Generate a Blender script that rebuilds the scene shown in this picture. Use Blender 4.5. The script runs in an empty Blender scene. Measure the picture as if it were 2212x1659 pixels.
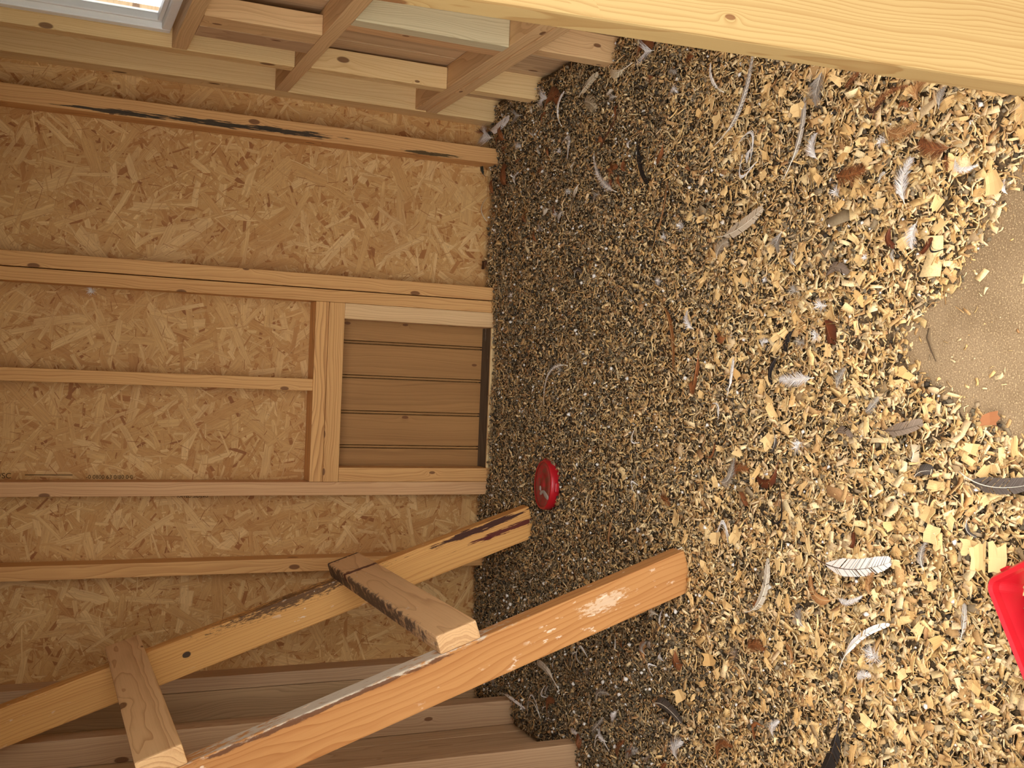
import bpy, bmesh, math, random
import numpy as np
from mathutils import Vector, Matrix, noise

scene = bpy.context.scene
COL = scene.collection

# ------------------------------------------------------------------ camera
TILT = math.radians(23.834)          # looking down into the coop
ROLL = 0.0395
fwd = Vector((0, math.cos(TILT), -math.sin(TILT)))
upv = Vector((0, math.sin(TILT), math.cos(TILT)))
rgt = Vector((1, 0, 0))
cam_x = (rgt * ROLL - upv).normalized()      # phone held sideways: picture right is down
cam_y = (rgt + upv * ROLL).normalized()
cam_data = bpy.data.cameras.new('camera')
cam_data.sensor_fit = 'HORIZONTAL'
cam_data.sensor_width = 36.0
cam_data.lens = 36.0 * 2340.0 / 2212.0
cam_data.clip_start = 0.02
cam = bpy.data.objects.new('camera', cam_data)
COL.objects.link(cam)
cam.matrix_world = Matrix(((cam_x.x, cam_y.x, -fwd.x, 0), (cam_x.y, cam_y.y, -fwd.y, 0),
                           (cam_x.z, cam_y.z, -fwd.z, 1.18), (0, 0, 0, 1)))
scene.camera = cam

# ------------------------------------------------------------------ sky, sun, exposure
world = bpy.data.worlds.new('world')
scene.world = world
world.use_nodes = True
bg = world.node_tree.nodes['Background']
bg.inputs['Color'].default_value = (0.985, 0.985, 1.0, 1)
bg.inputs['Strength'].default_value = 4.7
vs = scene.view_settings
vs.view_transform = 'Standard'
vs.look = 'None'
vs.gamma = 1.0
vs.use_curve_mapping = False
vs.exposure = 0.0
scene.cycles.max_bounces = 6
scene.cycles.diffuse_bounces = 4
scene.cycles.caustics_reflective = False
scene.cycles.caustics_refractive = False

rng = random.Random(11)
nrng = np.random.default_rng(5)


# ------------------------------------------------------------------ shader helpers
def lin(c):
    out = []
    for v in c:
        v = v / 255.0
        out.append(v / 12.92 if v <= 0.04045 else ((v + 0.055) / 1.055) ** 2.4)
    return tuple(out) + (1.0,)


class NT:
    def __init__(self, name):
        self.mat = bpy.data.materials.new(name)
        self.mat.use_nodes = True
        self.t = self.mat.node_tree
        self.t.nodes.clear()
        self.out = self.t.nodes.new('ShaderNodeOutputMaterial')
        self.bsdf = self.t.nodes.new('ShaderNodeBsdfPrincipled')
        self.t.links.new(self.bsdf.outputs[0], self.out.inputs[0])

    def put(self, sock, v):
        if isinstance(v, bpy.types.NodeSocket):
            self.t.links.new(v, sock)
        elif v is not None:
            if hasattr(sock.default_value, '__len__') and not hasattr(v, '__len__'):
                v = (v,) * len(sock.default_value)
            sock.default_value = v

    def m(self, op, a, b=None, c=None, clamp=False):
        n = self.t.nodes.new('ShaderNodeMath')
        n.operation = op
        n.use_clamp = clamp
        self.put(n.inputs[0], a)
        if b is not None: self.put(n.inputs[1], b)
        if c is not None: self.put(n.inputs[2], c)
        return n.outputs[0]

    def v(self, op, a, b=None, scale=None):
        n = self.t.nodes.new('ShaderNodeVectorMath')
        n.operation = op
        self.put(n.inputs[0], a)
        if b is not None: self.put(n.inputs[1], b)
        if scale is not None: self.put(n.inputs['Scale'], scale)
        return n.outputs['Value'] if op in ('LENGTH', 'DOT_PRODUCT', 'DISTANCE') else n.outputs['Vector']

    def obj(self):
        return self.t.nodes.new('ShaderNodeTexCoord').outputs['Object']

    def rand(self):
        return self.t.nodes.new('ShaderNodeObjectInfo').outputs['Random']

    def sep(self, a):
        n = self.t.nodes.new('ShaderNodeSeparateXYZ')
        self.put(n.inputs[0], a)
        return n.outputs

    def comb(self, x, y, z):
        n = self.t.nodes.new('ShaderNodeCombineXYZ')
        for i, q in enumerate((x, y, z)): self.put(n.inputs[i], q)
        return n.outputs[0]

    def noise(self, vec, scale=1.0, detail=2.0, rough=0.5, dist=0.0, color=False):
        n = self.t.nodes.new('ShaderNodeTexNoise')
        self.put(n.inputs['Vector'], vec)
        n.inputs['Scale'].default_value = scale
        n.inputs['Detail'].default_value = detail
        n.inputs['Roughness'].default_value = rough
        n.inputs['Distortion'].default_value = dist
        return n.outputs['Color' if color else 'Fac']

    def voro(self, vec, scale=1.0, dim='3D', rnd=1.0):
        n = self.t.nodes.new('ShaderNodeTexVoronoi')
        n.voronoi_dimensions = dim
        self.put(n.inputs['Vector'], vec)
        n.inputs['Scale'].default_value = scale
        n.inputs['Randomness'].default_value = rnd
        return n.outputs

    def step(self, x, lo, hi):
        n = self.t.nodes.new('ShaderNodeMapRange')
        n.interpolation_type = 'SMOOTHSTEP'
        self.put(n.inputs[0], x)
        n.inputs[1].default_value = lo
        n.inputs[2].default_value = hi
        return n.outputs[0]

    def mix(self, f, a, b, blend='MIX'):
        n = self.t.nodes.new('ShaderNodeMix')
        n.data_type = 'RGBA'
        n.blend_type = blend
        self.put(n.inputs[0], f)
        self.put(n.inputs[6], a)
        self.put(n.inputs[7], b)
        return n.outputs[2]

    def ramp(self, f, stops):
        n = self.t.nodes.new('ShaderNodeValToRGB')
        self.put(n.inputs[0], f)
        e = n.color_ramp.elements
        while len(e) < len(stops): e.new(0.5)
        for i, (p, c) in enumerate(stops):
            e[i].position = p
            e[i].color = c
        return n.outputs[0]

    def attr(self, name):
        n = self.t.nodes.new('ShaderNodeAttribute')
        n.attribute_name = name
        return n.outputs['Color']

    def bump(self, h, dist=0.001, strength=0.5):
        n = self.t.nodes.new('ShaderNodeBump')
        n.inputs['Distance'].default_value = dist
        n.inputs['Strength'].default_value = strength
        self.put(n.inputs['Height'], h)
        self.put(self.bsdf.inputs['Normal'], n.outputs[0])

    def done(self, color, rough=0.65, spec=0.3):
        self.put(self.bsdf.inputs['Base Color'], color)
        self.put(self.bsdf.inputs['Roughness'], rough)
        self.bsdf.inputs['Specular IOR Level'].default_value = spec
        return self.mat


def stain(n, P, col, c, s, k, gain, color, nscale=(14, 90, 90), amt=0.95):
    """a mark on the timber: soft ellipsoid c +- s with a noisy outline, in the timber's own coordinates"""
    q = n.v('DIVIDE', n.v('SUBTRACT', P, c), s)
    d = n.v('LENGTH', q)
    nz = n.noise(n.v('MULTIPLY', P, nscale), 1.0, 4, 0.65)
    f = n.m('ADD', n.m('SUBTRACT', 1.0, d), n.m('MULTIPLY', n.m('SUBTRACT', nz, 0.5), k))
    f = n.m('MULTIPLY', f, gain, clamp=True)
    return n.mix(n.m('MULTIPLY', f, amt), col, color)


def wood(name, light, dark, knot=(96, 58, 30), ring=0.0062, contrast=0.75, knots=0.55, stains=(), rough=0.62, splat=None,
         pith=0.045, fibre=0.3):
    n = NT(name)
    P = n.obj()
    r = n.rand()
    sh = n.comb(n.m('MULTIPLY', r, 17.3), n.m('MULTIPLY', r, 9.1), n.m('MULTIPLY', r, 5.7))
    P2 = n.v('ADD', P, sh)
    x, y, z = n.sep(P)[:3]
    wob = n.noise(n.v('MULTIPLY', P2, (1.9, 9, 9)), 1.0, 3, 0.5, color=True)
    wob = n.v('SCALE', n.v('SUBTRACT', wob, (0.5, 0.5, 0.5)), scale=0.062)
    wx, wy, wz = n.sep(wob)[:3]
    yy = n.m('ADD', n.m('ADD', y, wy), n.m('MULTIPLY', n.m('SUBTRACT', r, 0.5), 0.12))
    zz = n.m('ADD', n.m('ADD', z, wz), n.m('ADD', pith, n.m('MULTIPLY', n.m('FRACT', n.m('MULTIPLY', r, 7.7)), 0.05)))
    rad = n.m('SQRT', n.m('ADD', n.m('MULTIPLY', yy, yy), n.m('MULTIPLY', zz, zz)))
    sx, sy, sz = n.sep(P2)[:3]
    vo = n.voro(n.comb(n.m('MULTIPLY', sx, 6.0), n.m('MULTIPLY', n.m('ADD', sy, sz), 13.0), 0.0), 1.0, '2D')
    kc = n.sep(vo['Color'])
    d = n.m('DIVIDE', vo['Distance'], n.m('ADD', 0.35, n.m('MULTIPLY', kc[1], 0.75)))
    keep = n.m('GREATER_THAN', knots, kc[0])
    near = n.m('MULTIPLY', n.m('POWER', 2.718, n.m('MULTIPLY', n.m('MULTIPLY', d, d), -22.0)), keep)
    rad = n.m('ADD', rad, n.m('MULTIPLY', near, 0.012))
    irr = n.noise(n.comb(n.m('MULTIPLY', rad, 70.0), n.m('MULTIPLY', r, 31.0), 0.0), 1.0, 2, 0.6)
    rad = n.m('ADD', rad, n.m('MULTIPLY', irr, ring * 3.2))
    fr = n.m('FRACT', n.m('DIVIDE', rad, ring))
    late = n.m('MULTIPLY', n.m('POWER', fr, 2.6), n.step(fr, 1.0, 0.93))
    fib = n.noise(n.v('MULTIPLY', P2, (7, 320, 320)), 1.0, 3, 0.6)
    broad = n.noise(n.v('MULTIPLY', P2, (1.2, 14, 14)), 1.0, 2, 0.5)
    f = n.m('ADD', n.m('MULTIPLY', late, contrast), n.m('MULTIPLY', n.m('SUBTRACT', fib, 0.5), fibre * 2.0))
    f = n.m('ADD', f, n.m('MULTIPLY', n.m('SUBTRACT', broad, 0.45), 0.9), clamp=True)
    col = n.mix(f, lin(light), lin(dark))
    kn = n.m('MULTIPLY', n.step(d, 0.115, 0.080), keep)
    kr = n.m('FRACT', n.m('MULTIPLY', d, 38.0))
    kcol = n.mix(n.m('MULTIPLY', kr, 0.5), lin(knot), lin(tuple(int(q * 1.35) for q in knot)))
    col = n.mix(n.m('MULTIPLY', kn, 0.85), col, kcol)
    for s in stains:
        col = stain(n, P, col, **s)
    if splat:
        sp = n.noise(n.v('MULTIPLY', P2, (34, 80, 80)), 1.0, 3, 0.6)
        big = n.noise(n.v('MULTIPLY', P2, (5, 16, 16)), 1.0, 1, 0.5)
        sm = n.m('MULTIPLY', n.step(sp, 0.63, 0.69), n.step(big, 0.50, 0.62))
        col = n.mix(n.m('MULTIPLY', sm, 0.8), col, lin(splat))
    n.bump(n.m('SUBTRACT', 1.0, f), 0.0006, 0.35)
    return n.done(col, rough, 0.25)


def osb(name, a, b):
    """strand board: stacked layers of randomly turned flakes; a, b pick the two in-plane axes"""
    n = NT(name)
    s = n.sep(n.obj())
    p = n.comb(s[a], s[b], 0.0)
    warp = n.v('SCALE', n.v('SUBTRACT', n.noise(p, 22.0, 2, 0.5, color=True), (0.5, 0.5, 0.5)), scale=0.006)
    p = n.v('ADD', p, warp)
    base = n.noise(n.v('MULTIPLY', p, (60, 60, 1)), 1.0, 3, 0.6)
    col = n.mix(base, lin((176, 128, 70)), lin((205, 160, 98)))
    tones = [(0.0, lin((142, 88, 44))), (0.09, lin((170, 114, 60))), (0.3, lin((194, 145, 84))), (0.62, lin((210, 166, 104))),
             (1.0, lin((226, 187, 128)))]
    #        cells/m, half length, half width, offset, share kept: fine wafers below, long flakes on top
    lay = [(58, .016, .0030, 12.1, .9), (44, .020, .0040, 6.5, .9), (36, .026, .0030, 4.4, .8), (28, .032, .0060, 2.6, .85),
           (22, .042, .0045, 8.8, .8), (18, .050, .0085, 5.2, .75), (15, .058, .0070, 1.9, .7), (12, .066, .0115, 7.7, .6),
           (10, .080, .0090, 3.1, .5), (9.0, .075, .0140, 0.4, .3), (13, .060, .0045, 9.9, .5), (26, .034, .0022, 11.3, .5),
           (40, .020, .0014, 13.7, .45), (34, .016, .0011, 15.2, .40)]
    for k, (sc, L, W, off, keepf) in enumerate(lay):
        q = n.v('ADD', p, (off, off * 1.7, 0))
        vo = n.voro(q, sc, '2D')
        loc = n.v('SUBTRACT', q, vo['Position'])
        cr, cg, cb = n.sep(vo['Color'])[:3]
        rot = n.t.nodes.new('ShaderNodeVectorRotate')
        rot.rotation_type = 'Z_AXIS'
        n.put(rot.inputs['Vector'], loc)
        n.put(rot.inputs['Angle'], n.m('MULTIPLY', cr, 6.283))
        lx, ly = n.sep(rot.outputs[0])[:2]
        ww = n.m('MULTIPLY', W, n.m('ADD', 0.45, n.m('MULTIPLY', cg, 0.9)))
        ey = n.m('SUBTRACT', ww, n.m('ABSOLUTE', ly))
        ex = n.m('SUBTRACT', L, n.m('ABSOLUTE', lx))
        mask = n.m('MULTIPLY', n.step(ey, 0.0, 0.0012), n.step(ex, 0.0, 0.002))
        keep = n.m('LESS_THAN', n.m('FRACT', n.m('MULTIPLY', cg, 7.31)), keepf)
        mask = n.m('MULTIPLY', mask, keep)
        lo, hi = ((0.0, 1.0), (0.22, 1.0), (0.35, 1.0), (0.0, 0.10))[0 if k < 5 else 1 if k < 9 else 3 if k == 13 else 2]
        tone = n.ramp(n.m('ADD', lo, n.m('MULTIPLY', cb, hi - lo)), tones)
        gr = n.noise(n.comb(n.m('MULTIPLY', lx, 18), n.m('MULTIPLY', ly, 380), n.m('MULTIPLY', cr, 40)), 1.0, 2, 0.6)
        tone = n.mix(n.step(gr, 0.30, 0.70), n.mix(0.32, tone, lin((130, 78, 38))), tone)
        edge = n.m('MULTIPLY', n.step(ey, 0.0016, 0.0004), 0.45)
        tone = n.mix(edge, tone, lin((124, 76, 38)))
        col = n.mix(n.m('MULTIPLY', mask, 0.92), col, tone)
    dk = n.noise(n.v('MULTIPLY', p, (150, 150, 1)), 1.0, 3, 0.7)
    col = n.mix(n.m('MULTIPLY', n.step(dk, 0.62, 0.72), 0.65), col, lin((84, 50, 26)))
    patch = n.noise(n.v('MULTIPLY', p, (5, 5, 1)), 1.0, 2, 0.5)
    col = n.mix(n.m('MULTIPLY', n.step(patch, 0.42, 0.7), 0.22), col, lin((150, 92, 46)))
    return n.done(col, 0.62, 0.25)


def tinted(name, rough=0.75, grain=0.0, spec=0.15):
    n = NT(name)
    c = n.attr('tint')
    if grain:
        P = n.obj()
        g = n.noise(n.v('MULTIPLY', P, (420, 420, 420)), 1.0, 3, 0.7)
        c = n.mix(n.m('MULTIPLY', n.step(g, 0.42, 0.72), grain), c, n.mix(0.6, c, lin((90, 62, 36))))
    return n.done(c, rough, spec)


def plain(name, c, rough=0.5, spec=0.4, var=0.12, scale=40):
    n = NT(name)
    g = n.noise(n.obj(), scale, 4, 0.6)
    col = n.mix(n.m('MULTIPLY', g, var * 2), lin(c), lin(tuple(int(q * 0.6) for q in c)))
    return n.done(col, rough, spec)


# ------------------------------------------------------------------ object helpers
def link(name, me, mat=None, parent=None):
    o = bpy.data.objects.new(name, me)
    COL.objects.link(o)
    if mat is not None and me is not None and not me.materials:
        me.materials.append(mat)
    if parent is not None:
        o.parent = parent
    return o


def tag(o, label=None, cat=None, group=None, kind=None):
    if label: o['label'] = label
    if cat: o['category'] = cat
    if group: o['group'] = group
    if kind: o['kind'] = kind
    return o


def empty(name, loc=(0, 0, 0), rot=None):
    o = bpy.data.objects.new(name, None)
    o.empty_display_size = 0.05
    COL.objects.link(o)
    o.location = loc
    if rot: o.rotation_euler = rot
    return o


def box_mesh(name, sx, sy, sz, bev=0.0018, seg=2, cuts=0):
    """box centred on the origin, length along x"""
    bm = bmesh.new()
    bmesh.ops.create_cube(bm, size=1.0)
    for v in bm.verts: v.co = Vector((v.co.x * sx, v.co.y * sy, v.co.z * sz))
    if bev:
        bmesh.ops.bevel(bm, geom=list(bm.edges), offset=min(bev, 0.3 * min(sx, sy, sz)), segments=seg, affect='EDGES', profile=0.6)
    me = bpy.data.meshes.new(name)
    bm.to_mesh(me)
    bm.free()
    return me


AX = {'x': Matrix(((1, 0, 0), (0, 1, 0), (0, 0, 1))),
      'y': Matrix(((0, -1, 0), (1, 0, 0), (0, 0, 1))),
      'z': Matrix(((0, 0, -1), (0, 1, 0), (1, 0, 0)))}


def timber(name, lo, hi, mat, parent=None, axis='z', lean=None, bev=0.0018):
    """sawn timber between two corners, its grain (local x) along `axis`"""
    c = [(a + b) / 2 for a, b in zip(lo, hi)]
    s = [abs(b - a) for a, b in zip(lo, hi)]
    if axis == 'x': d = (s[0], s[1], s[2])
    elif axis == 'y': d = (s[1], s[0], s[2])
    else: d = (s[2], s[1], s[0])
    o = link(name, box_mesh(name, *d, bev=bev), mat, parent)
    M = AX[axis].to_4x4()
    if lean is not None: M = lean.to_4x4() @ M
    M = Matrix.Translation(c) @ M
    o.matrix_basis = (Matrix.Translation(-parent.location) @ M) if parent is not None else M
    return o


def boxes_mesh(name, boxes):
    bm = bmesh.new()
    for lo, hi in boxes:
        r = bmesh.ops.create_cube(bm, size=1.0)
        for v in r['verts']:
            v.co = Vector([lo[i] if v.co[i] < 0 else hi[i] for i in range(3)])
    me = bpy.data.meshes.new(name)
    bm.to_mesh(me)
    bm.free()
    return me


def np_mesh(name, verts, faces, tint=None):
    """verts (n,3); faces list of (k, m) arrays with m corners each"""
    me = bpy.data.meshes.new(name)
    me.vertices.add(len(verts))
    me.vertices.foreach_set('co', np.asarray(verts, np.float32).ravel())
    loops = np.concatenate([f.ravel() for f in faces]).astype(np.int32)
    sizes = np.concatenate([np.full(len(f), f.shape[1]) for f in faces])
    starts = np.concatenate([[0], np.cumsum(sizes)[:-1]]).astype(np.int32)
    me.loops.add(len(loops))
    me.loops.foreach_set('vertex_index', loops)
    me.polygons.add(len(sizes))
    me.polygons.foreach_set('loop_start', starts)
    me.polygons.foreach_set('loop_total', sizes.astype(np.int32))
    if tint is not None:
        a = me.color_attributes.new('tint', 'FLOAT_COLOR', 'POINT')
        t = np.ones((len(verts), 4), np.float32)
        t[:, :3] = tint
        a.data.foreach_set('color', t.ravel())
    me.update(calc_edges=True)
    return me


def tube(name, pts, radii, sides=6):
    V, Fq = [], []
    n = len(pts)
    for i, p in enumerate(pts):
        t = (pts[min(i + 1, n - 1)] - pts[max(i - 1, 0)]).normalized()
        a = t.orthogonal().normalized() if abs(t.z) > 0.95 else t.cross(Vector((0, 0, 1))).normalized()
        b = t.cross(a)
        for k in range(sides):
            w = 2 * math.pi * k / sides
            V.append(p + (a * math.cos(w) + b * math.sin(w)) * radii[i])
    for i in range(n - 1):
        for k in range(sides):
            k2 = (k + 1) % sides
            Fq.append((i * sides + k, i * sides + k2, (i + 1) * sides + k2, (i + 1) * sides + k))
    Fq.append(tuple(range(sides))[::-1])
    Fq.append(tuple(range((n - 1) * sides, n * sides)))
    me = bpy.data.meshes.new(name)
    me.from_pydata([tuple(v) for v in V], [], Fq)
    for p in me.polygons: p.use_smooth = True
    return me
# ------------------------------------------------------------------ materials
M = {}
M['osb'] = osb('strand_board', 0, 2)
M['stud'] = wood('pine_framing', (216, 166, 104), (176, 118, 62))
M['stud_grey'] = wood('greyed_pine', (196, 160, 120), (164, 126, 90), knots=0.5)
M['plate'] = wood('dusty_plate', (222, 184, 132), (188, 142, 94), knots=0.4)
M['stud_pale'] = wood('pale_spruce', (233, 200, 142), (205, 160, 100), contrast=0.6, knots=0.4)
M['stud_rose'] = wood('rosy_pine', (214, 168, 118), (182, 132, 86), knots=0.5)
M['jamb'] = wood('door_jamb_pine', (162, 134, 86), (135, 98, 53), ring=0.0052, contrast=0.75, knots=0.05, fibre=0.18)
M['mouldy'] = wood('pine_with_mould', (214, 164, 104), (174, 116, 62), knots=0.3, stains=(
    dict(c=(0.04, -0.031, 0.013), s=(0.12, 0.06, 0.005), k=3.0, gain=4, color=lin((44, 38, 28)), nscale=(16, 300, 300)),
    dict(c=(-0.17, -0.031, 0.009), s=(0.17, 0.06, 0.0075), k=3.0, gain=4, color=lin((40, 36, 26)), nscale=(16, 300, 300)),
    dict(c=(-0.36, -0.031, 0.006), s=(0.15, 0.06, 0.0075), k=3.0, gain=4, color=lin((46, 40, 30)), nscale=(16, 300, 300)),
    dict(c=(-0.74, -0.031, 0.016), s=(0.09, 0.06, 0.0045), k=3.0, gain=6, color=lin((74, 58, 30)), nscale=(16, 300, 300)),
))
M['header'] = wood('header_pine', (224, 172, 108), (160, 104, 54), ring=0.0048, contrast=0.85, knots=0.25)
M['rail_far'] = wood('stained_rail', (222, 168, 98), (188, 126, 62), knots=0.4, splat=(232, 214, 190), stains=(
    dict(c=(-0.58, 0.019, 0.031), s=(0.15, 0.05, 0.008), k=3.0, gain=5, color=lin((52, 20, 24)), nscale=(18, 220, 220)),
    dict(c=(-0.635, 0.019, 0.004), s=(0.11, 0.05, 0.007), k=3.0, gain=5, color=lin((84, 22, 26)), nscale=(18, 220, 220)),
    dict(c=(-0.10, 0.019, 0.034), s=(0.19, 0.05, 0.016), k=3.6, gain=2.2, color=lin((66, 44, 32)), nscale=(60, 260, 260), amt=0.85),
    dict(c=(0.16, 0.019, 0.004), s=(0.010, 0.05, 0.007), k=0.8, gain=5, color=lin((56, 44, 36))),
))
M['rail_near'] = wood('orange_rail', (190, 136, 80), (158, 98, 48), ring=0.0065, knots=0.35, splat=(238, 216, 188), stains=(
    dict(c=(-0.04, 0.0, 0.0405), s=(0.27, 0.06, 0.008), k=3.4, gain=2.4, color=lin((196, 182, 160)), nscale=(45, 160, 160)),
    dict(c=(0.0, 0.0, 0.034), s=(0.30, 0.05, 0.005), k=2.0, gain=4, color=lin((104, 66, 40)), nscale=(30, 120, 120)),
    dict(c=(-0.52, 0.019, 0.008), s=(0.05, 0.05, 0.016), k=3.4, gain=2.5, color=lin((232, 208, 176)), nscale=(70, 200, 200), amt=0.6),
))
M['perch'] = wood('worn_perch', (222, 180, 128), (180, 130, 82), ring=0.009, contrast=0.9, knots=0.3, pith=0.02)
M['perch_dirty'] = wood('dirty_perch', (216, 174, 124), (176, 130, 86), knots=0.3, splat=(214, 196, 170), stains=(
    dict(c=(0.375, 0.0, 0.0), s=(0.016, 0.1, 0.1), k=1.4, gain=5, color=lin((44, 22, 22)), nscale=(40, 60, 60)),
    dict(c=(0.32, 0.042, -0.006), s=(0.12, 0.012, 0.03), k=3.0, gain=2.5, color=lin((58, 40, 30)), nscale=(60, 40, 40)),
    dict(c=(0.05, 0.042, 0.0), s=(0.45, 0.010, 0.04), k=3.2, gain=2, color=lin((96, 76, 60)), nscale=(60, 60, 60)),
    dict(c=(0.22, 0.0, 0.016), s=(0.010, 0.09, 0.02), k=2.2, gain=4, color=lin((84, 40, 32)), nscale=(50, 40, 40)),
))
M['hatch'] = wood('hatch_board', (170, 124, 72), (132, 92, 50), contrast=0.5, knots=0.2, ring=0.012)
M['grey_board'] = wood('weathered_board', (186, 152, 110), (140, 108, 74), ring=0.004, contrast=0.6, knots=0.2)
M['grimy'] = wood('grimy_sill', (104, 88, 70), (70, 58, 46), knots=0.1, splat=(190, 180, 164))
M['clad'] = wood('shiplap_cladding', (206, 172, 130), (164, 126, 88), ring=0.008, knots=0.3)
M['cream_face'] = wood('cream_washed_stud', (214, 200, 160), (168, 150, 110), ring=0.0035, contrast=0.55, knots=0.05)
M['roof'] = wood('roof_board', (190, 150, 100), (150, 108, 64))
M['ink'] = plain('stamp_ink', (70, 48, 30), 0.8, 0.1)
M['red'] = plain('red_plastic', (184, 24, 34), 0.32, 0.5, 0.12, 30)
M['white_pvc'] = plain('white_window_paint', (246, 244, 236), 0.4, 0.4, 0.06)
M['chip'] = tinted('wood_shaving', 0.8, 0.5)
M['soil'] = tinted('litter_crumbs', 0.9, 0.35)
M['feather'] = tinted('feather', 0.6, 0.0, 0.25)


def floor_mat():
    n = NT('dusty_floor')
    P = n.obj()
    a = n.noise(n.v('MULTIPLY', P, (7, 7, 7)), 1.0, 3, 0.6)
    g = n.noise(n.v('MULTIPLY', P, (420, 420, 420)), 1.0, 3, 0.7)
    g2 = n.noise(n.v('MULTIPLY', P, (160, 160, 160)), 1.0, 2, 0.7)
    col = n.mix(n.step(a, 0.35, 0.65), lin((140, 116, 85)), lin((158, 133, 100)))
    col = n.mix(n.m('MULTIPLY', n.step(g, 0.55, 0.66), 0.8), col, lin((226, 196, 146)))
    col = n.mix(n.m('MULTIPLY', n.step(g, 0.44, 0.36), 0.7), col, lin((120, 92, 62)))
    col = n.mix(n.m('MULTIPLY', n.step(g2, 0.62, 0.72), 0.6), col, lin((126, 100, 70)))
    n.bump(g, 0.001, 0.6)
    return n.done(col, 0.9, 0.1)


def bed_mat():
    n = NT('litter_bed')
    P = n.obj()
    g = n.noise(n.v('MULTIPLY', P, (170, 170, 170)), 1.0, 4, 0.7)
    col = n.ramp(g, [(0.3, lin((52, 42, 32))), (0.5, lin((96, 78, 56))), (0.7, lin((140, 112, 76)))])
    n.bump(g, 0.004, 0.8)
    return n.done(col, 0.95, 0.05)


M['floor'] = floor_mat()
M['bed'] = bed_mat()
M['ground'] = plain('yard_ground', (128, 122, 92), 0.95, 0.05, 0.2, 6)

# ------------------------------------------------------------------ the shell
YS, YB = 2.745, 2.807            # stud faces and strand board of the back wall
XR, XRO = 0.715, 0.785           # right wall: stud faces, outer cladding
XL, XLO = -0.80, -0.872          # left wall
YF = 0.90                        # front wall with the doorway
TOP = 1.95

g = link('ground', boxes_mesh('ground', [((-12, -14, -0.42), (12, 12, -0.40))]), M['ground'])  # unseen; put in for bounce, colour darkened to dim the upper back wall
tag(g, 'unseen yard ground outside the coop, darkened to bounce less light', 'ground', kind='structure')
fl = link('floor', boxes_mesh('floor', [((-0.90, YF - 0.20, -0.05), (0.81, YB + 0.02, 0.0))]), M['floor'])
tag(fl, 'dusty tan coop floor showing bare among the shavings', 'floor', kind='structure')
ce = link('ceiling', boxes_mesh('ceiling', [((-0.95, YF - 0.08, TOP), (0.86, YB + 0.1, TOP + 0.03))]), M['roof'])
tag(ce, 'boarded coop ceiling above the frame', 'ceiling', kind='structure')

# back wall: strand board with the hatch opening
HX0, HX1, HZ = -0.240, 0.158, 0.46
wb = link('wall_back', boxes_mesh('wall_back', [
    ((-0.90, YB, 0.0), (HX0, YB + 0.012, TOP)), ((HX1, YB, 0.0), (0.81, YB + 0.012, TOP)),
    ((HX0, YB, HZ), (HX1, YB + 0.012, TOP))]), M['osb'])
tag(wb, 'strand board back wall with vertical pine studs', 'wall', kind='structure')
for x0, x1, m in ((0.601, 0.643, 'mouldy'), (0.2268, 0.262, 'stud'), (0.193, 0.2245, 'stud'), (-0.306, -0.2715, 'stud_rose'),
                  (-0.501, -0.467, 'stud'), (-0.789, -0.755, 'stud_grey')):
    timber('stud', (x0, YS, 0.0), (x1, YB, TOP), M[m], wb)
timber('stud', (-0.038, YS + 0.002, 0.5245), (-0.007, YB, TOP), M['stud'], wb)
timber('header_board', (-0.271, YS - 0.001, 0.4905), (0.1925, YB, 0.5245), M['header'], wb, 'x')
timber('header_board', (-0.271, YS - 0.003, 0.449), (0.1925, YB, 0.490), M['stud'], wb, 'x')
timber('jamb', (0.152, YS - 0.001, 0.0), (0.1925, YB, 0.4485), M['plate'], wb)
timber('jamb', (-0.271, YS - 0.001, 0.0), (-0.234, YB, 0.4485), M['stud'], wb)
timber('sill', (-0.234, YS + 0.003, 0.0), (0.152, YB + 0.03, 0.030), M['grimy'], wb, 'x')
timber('sill_edging', (-0.233, YS - 0.006, 0.0), (0.151, YS + 0.0025, 0.037), M['stud_pale'], wb, 'x')


def stamp(text, x, z, size, parent):
    cu = bpy.data.curves.new('printed_stamp', 'FONT')
    cu.body = text
    cu.size = size
    cu.extrude = 0.0001
    cu.materials.append(M['ink'])
    o = bpy.data.objects.new('printed_stamp', cu)
    COL.objects.link(o)
    o.parent = parent
    # letters run down the wall, their tops toward +x
    R = Matrix(((0, 1, 0), (0, 0, -1), (-1, 0, 0))).to_4x4()
    o.matrix_basis = Matrix.Translation((x, YB - 0.0006, z)) @ R
    return o


stamp('-0 0800 63 0/80 0·0', -0.2695, 1.055, 0.0135, wb)
stamp('/SC', -0.2685, 1.245, 0.018, wb)
stamp('RATED SIDING', -0.3165, 0.842, 0.0115, wb)
timber('printed_line', (-0.2612, YB - 0.0008, 1.085), (-0.2596, YB - 0.0001, 1.19), M['ink'], wb, bev=0)

# the hatch: five upright boards with a bead between
hatch = empty('pop_hatch', (-0.04, 2.83, 0.028))
tag(hatch, 'brown boarded chicken hatch closed in the opening of the strand board wall', 'hatch')
edges = [0.163, 0.092, 0.0, -0.095, -0.187, -0.246]
for i in range(5):
    x1, x0 = edges[i], edges[i + 1]
    timber('board', (x0 + (0.0085 if i < 4 else 0), 2.822, 0.028), (x1 - 0.0012, 2.838, 0.50), M['hatch'], hatch, bev=0.0015)
    if i < 4:
        timber('bead', (x0 + 0.0018, 2.823, 0.028), (x0 + 0.0062, 2.838, 0.50), M['hatch'], hatch, bev=0.0012)
timber('light_stop', (-0.30, 2.8385, 0.0), (0.22, 2.852, 0.54), M['hatch'], hatch, 'x')  # added board that blocks light leaking through the hatch gaps

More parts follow.
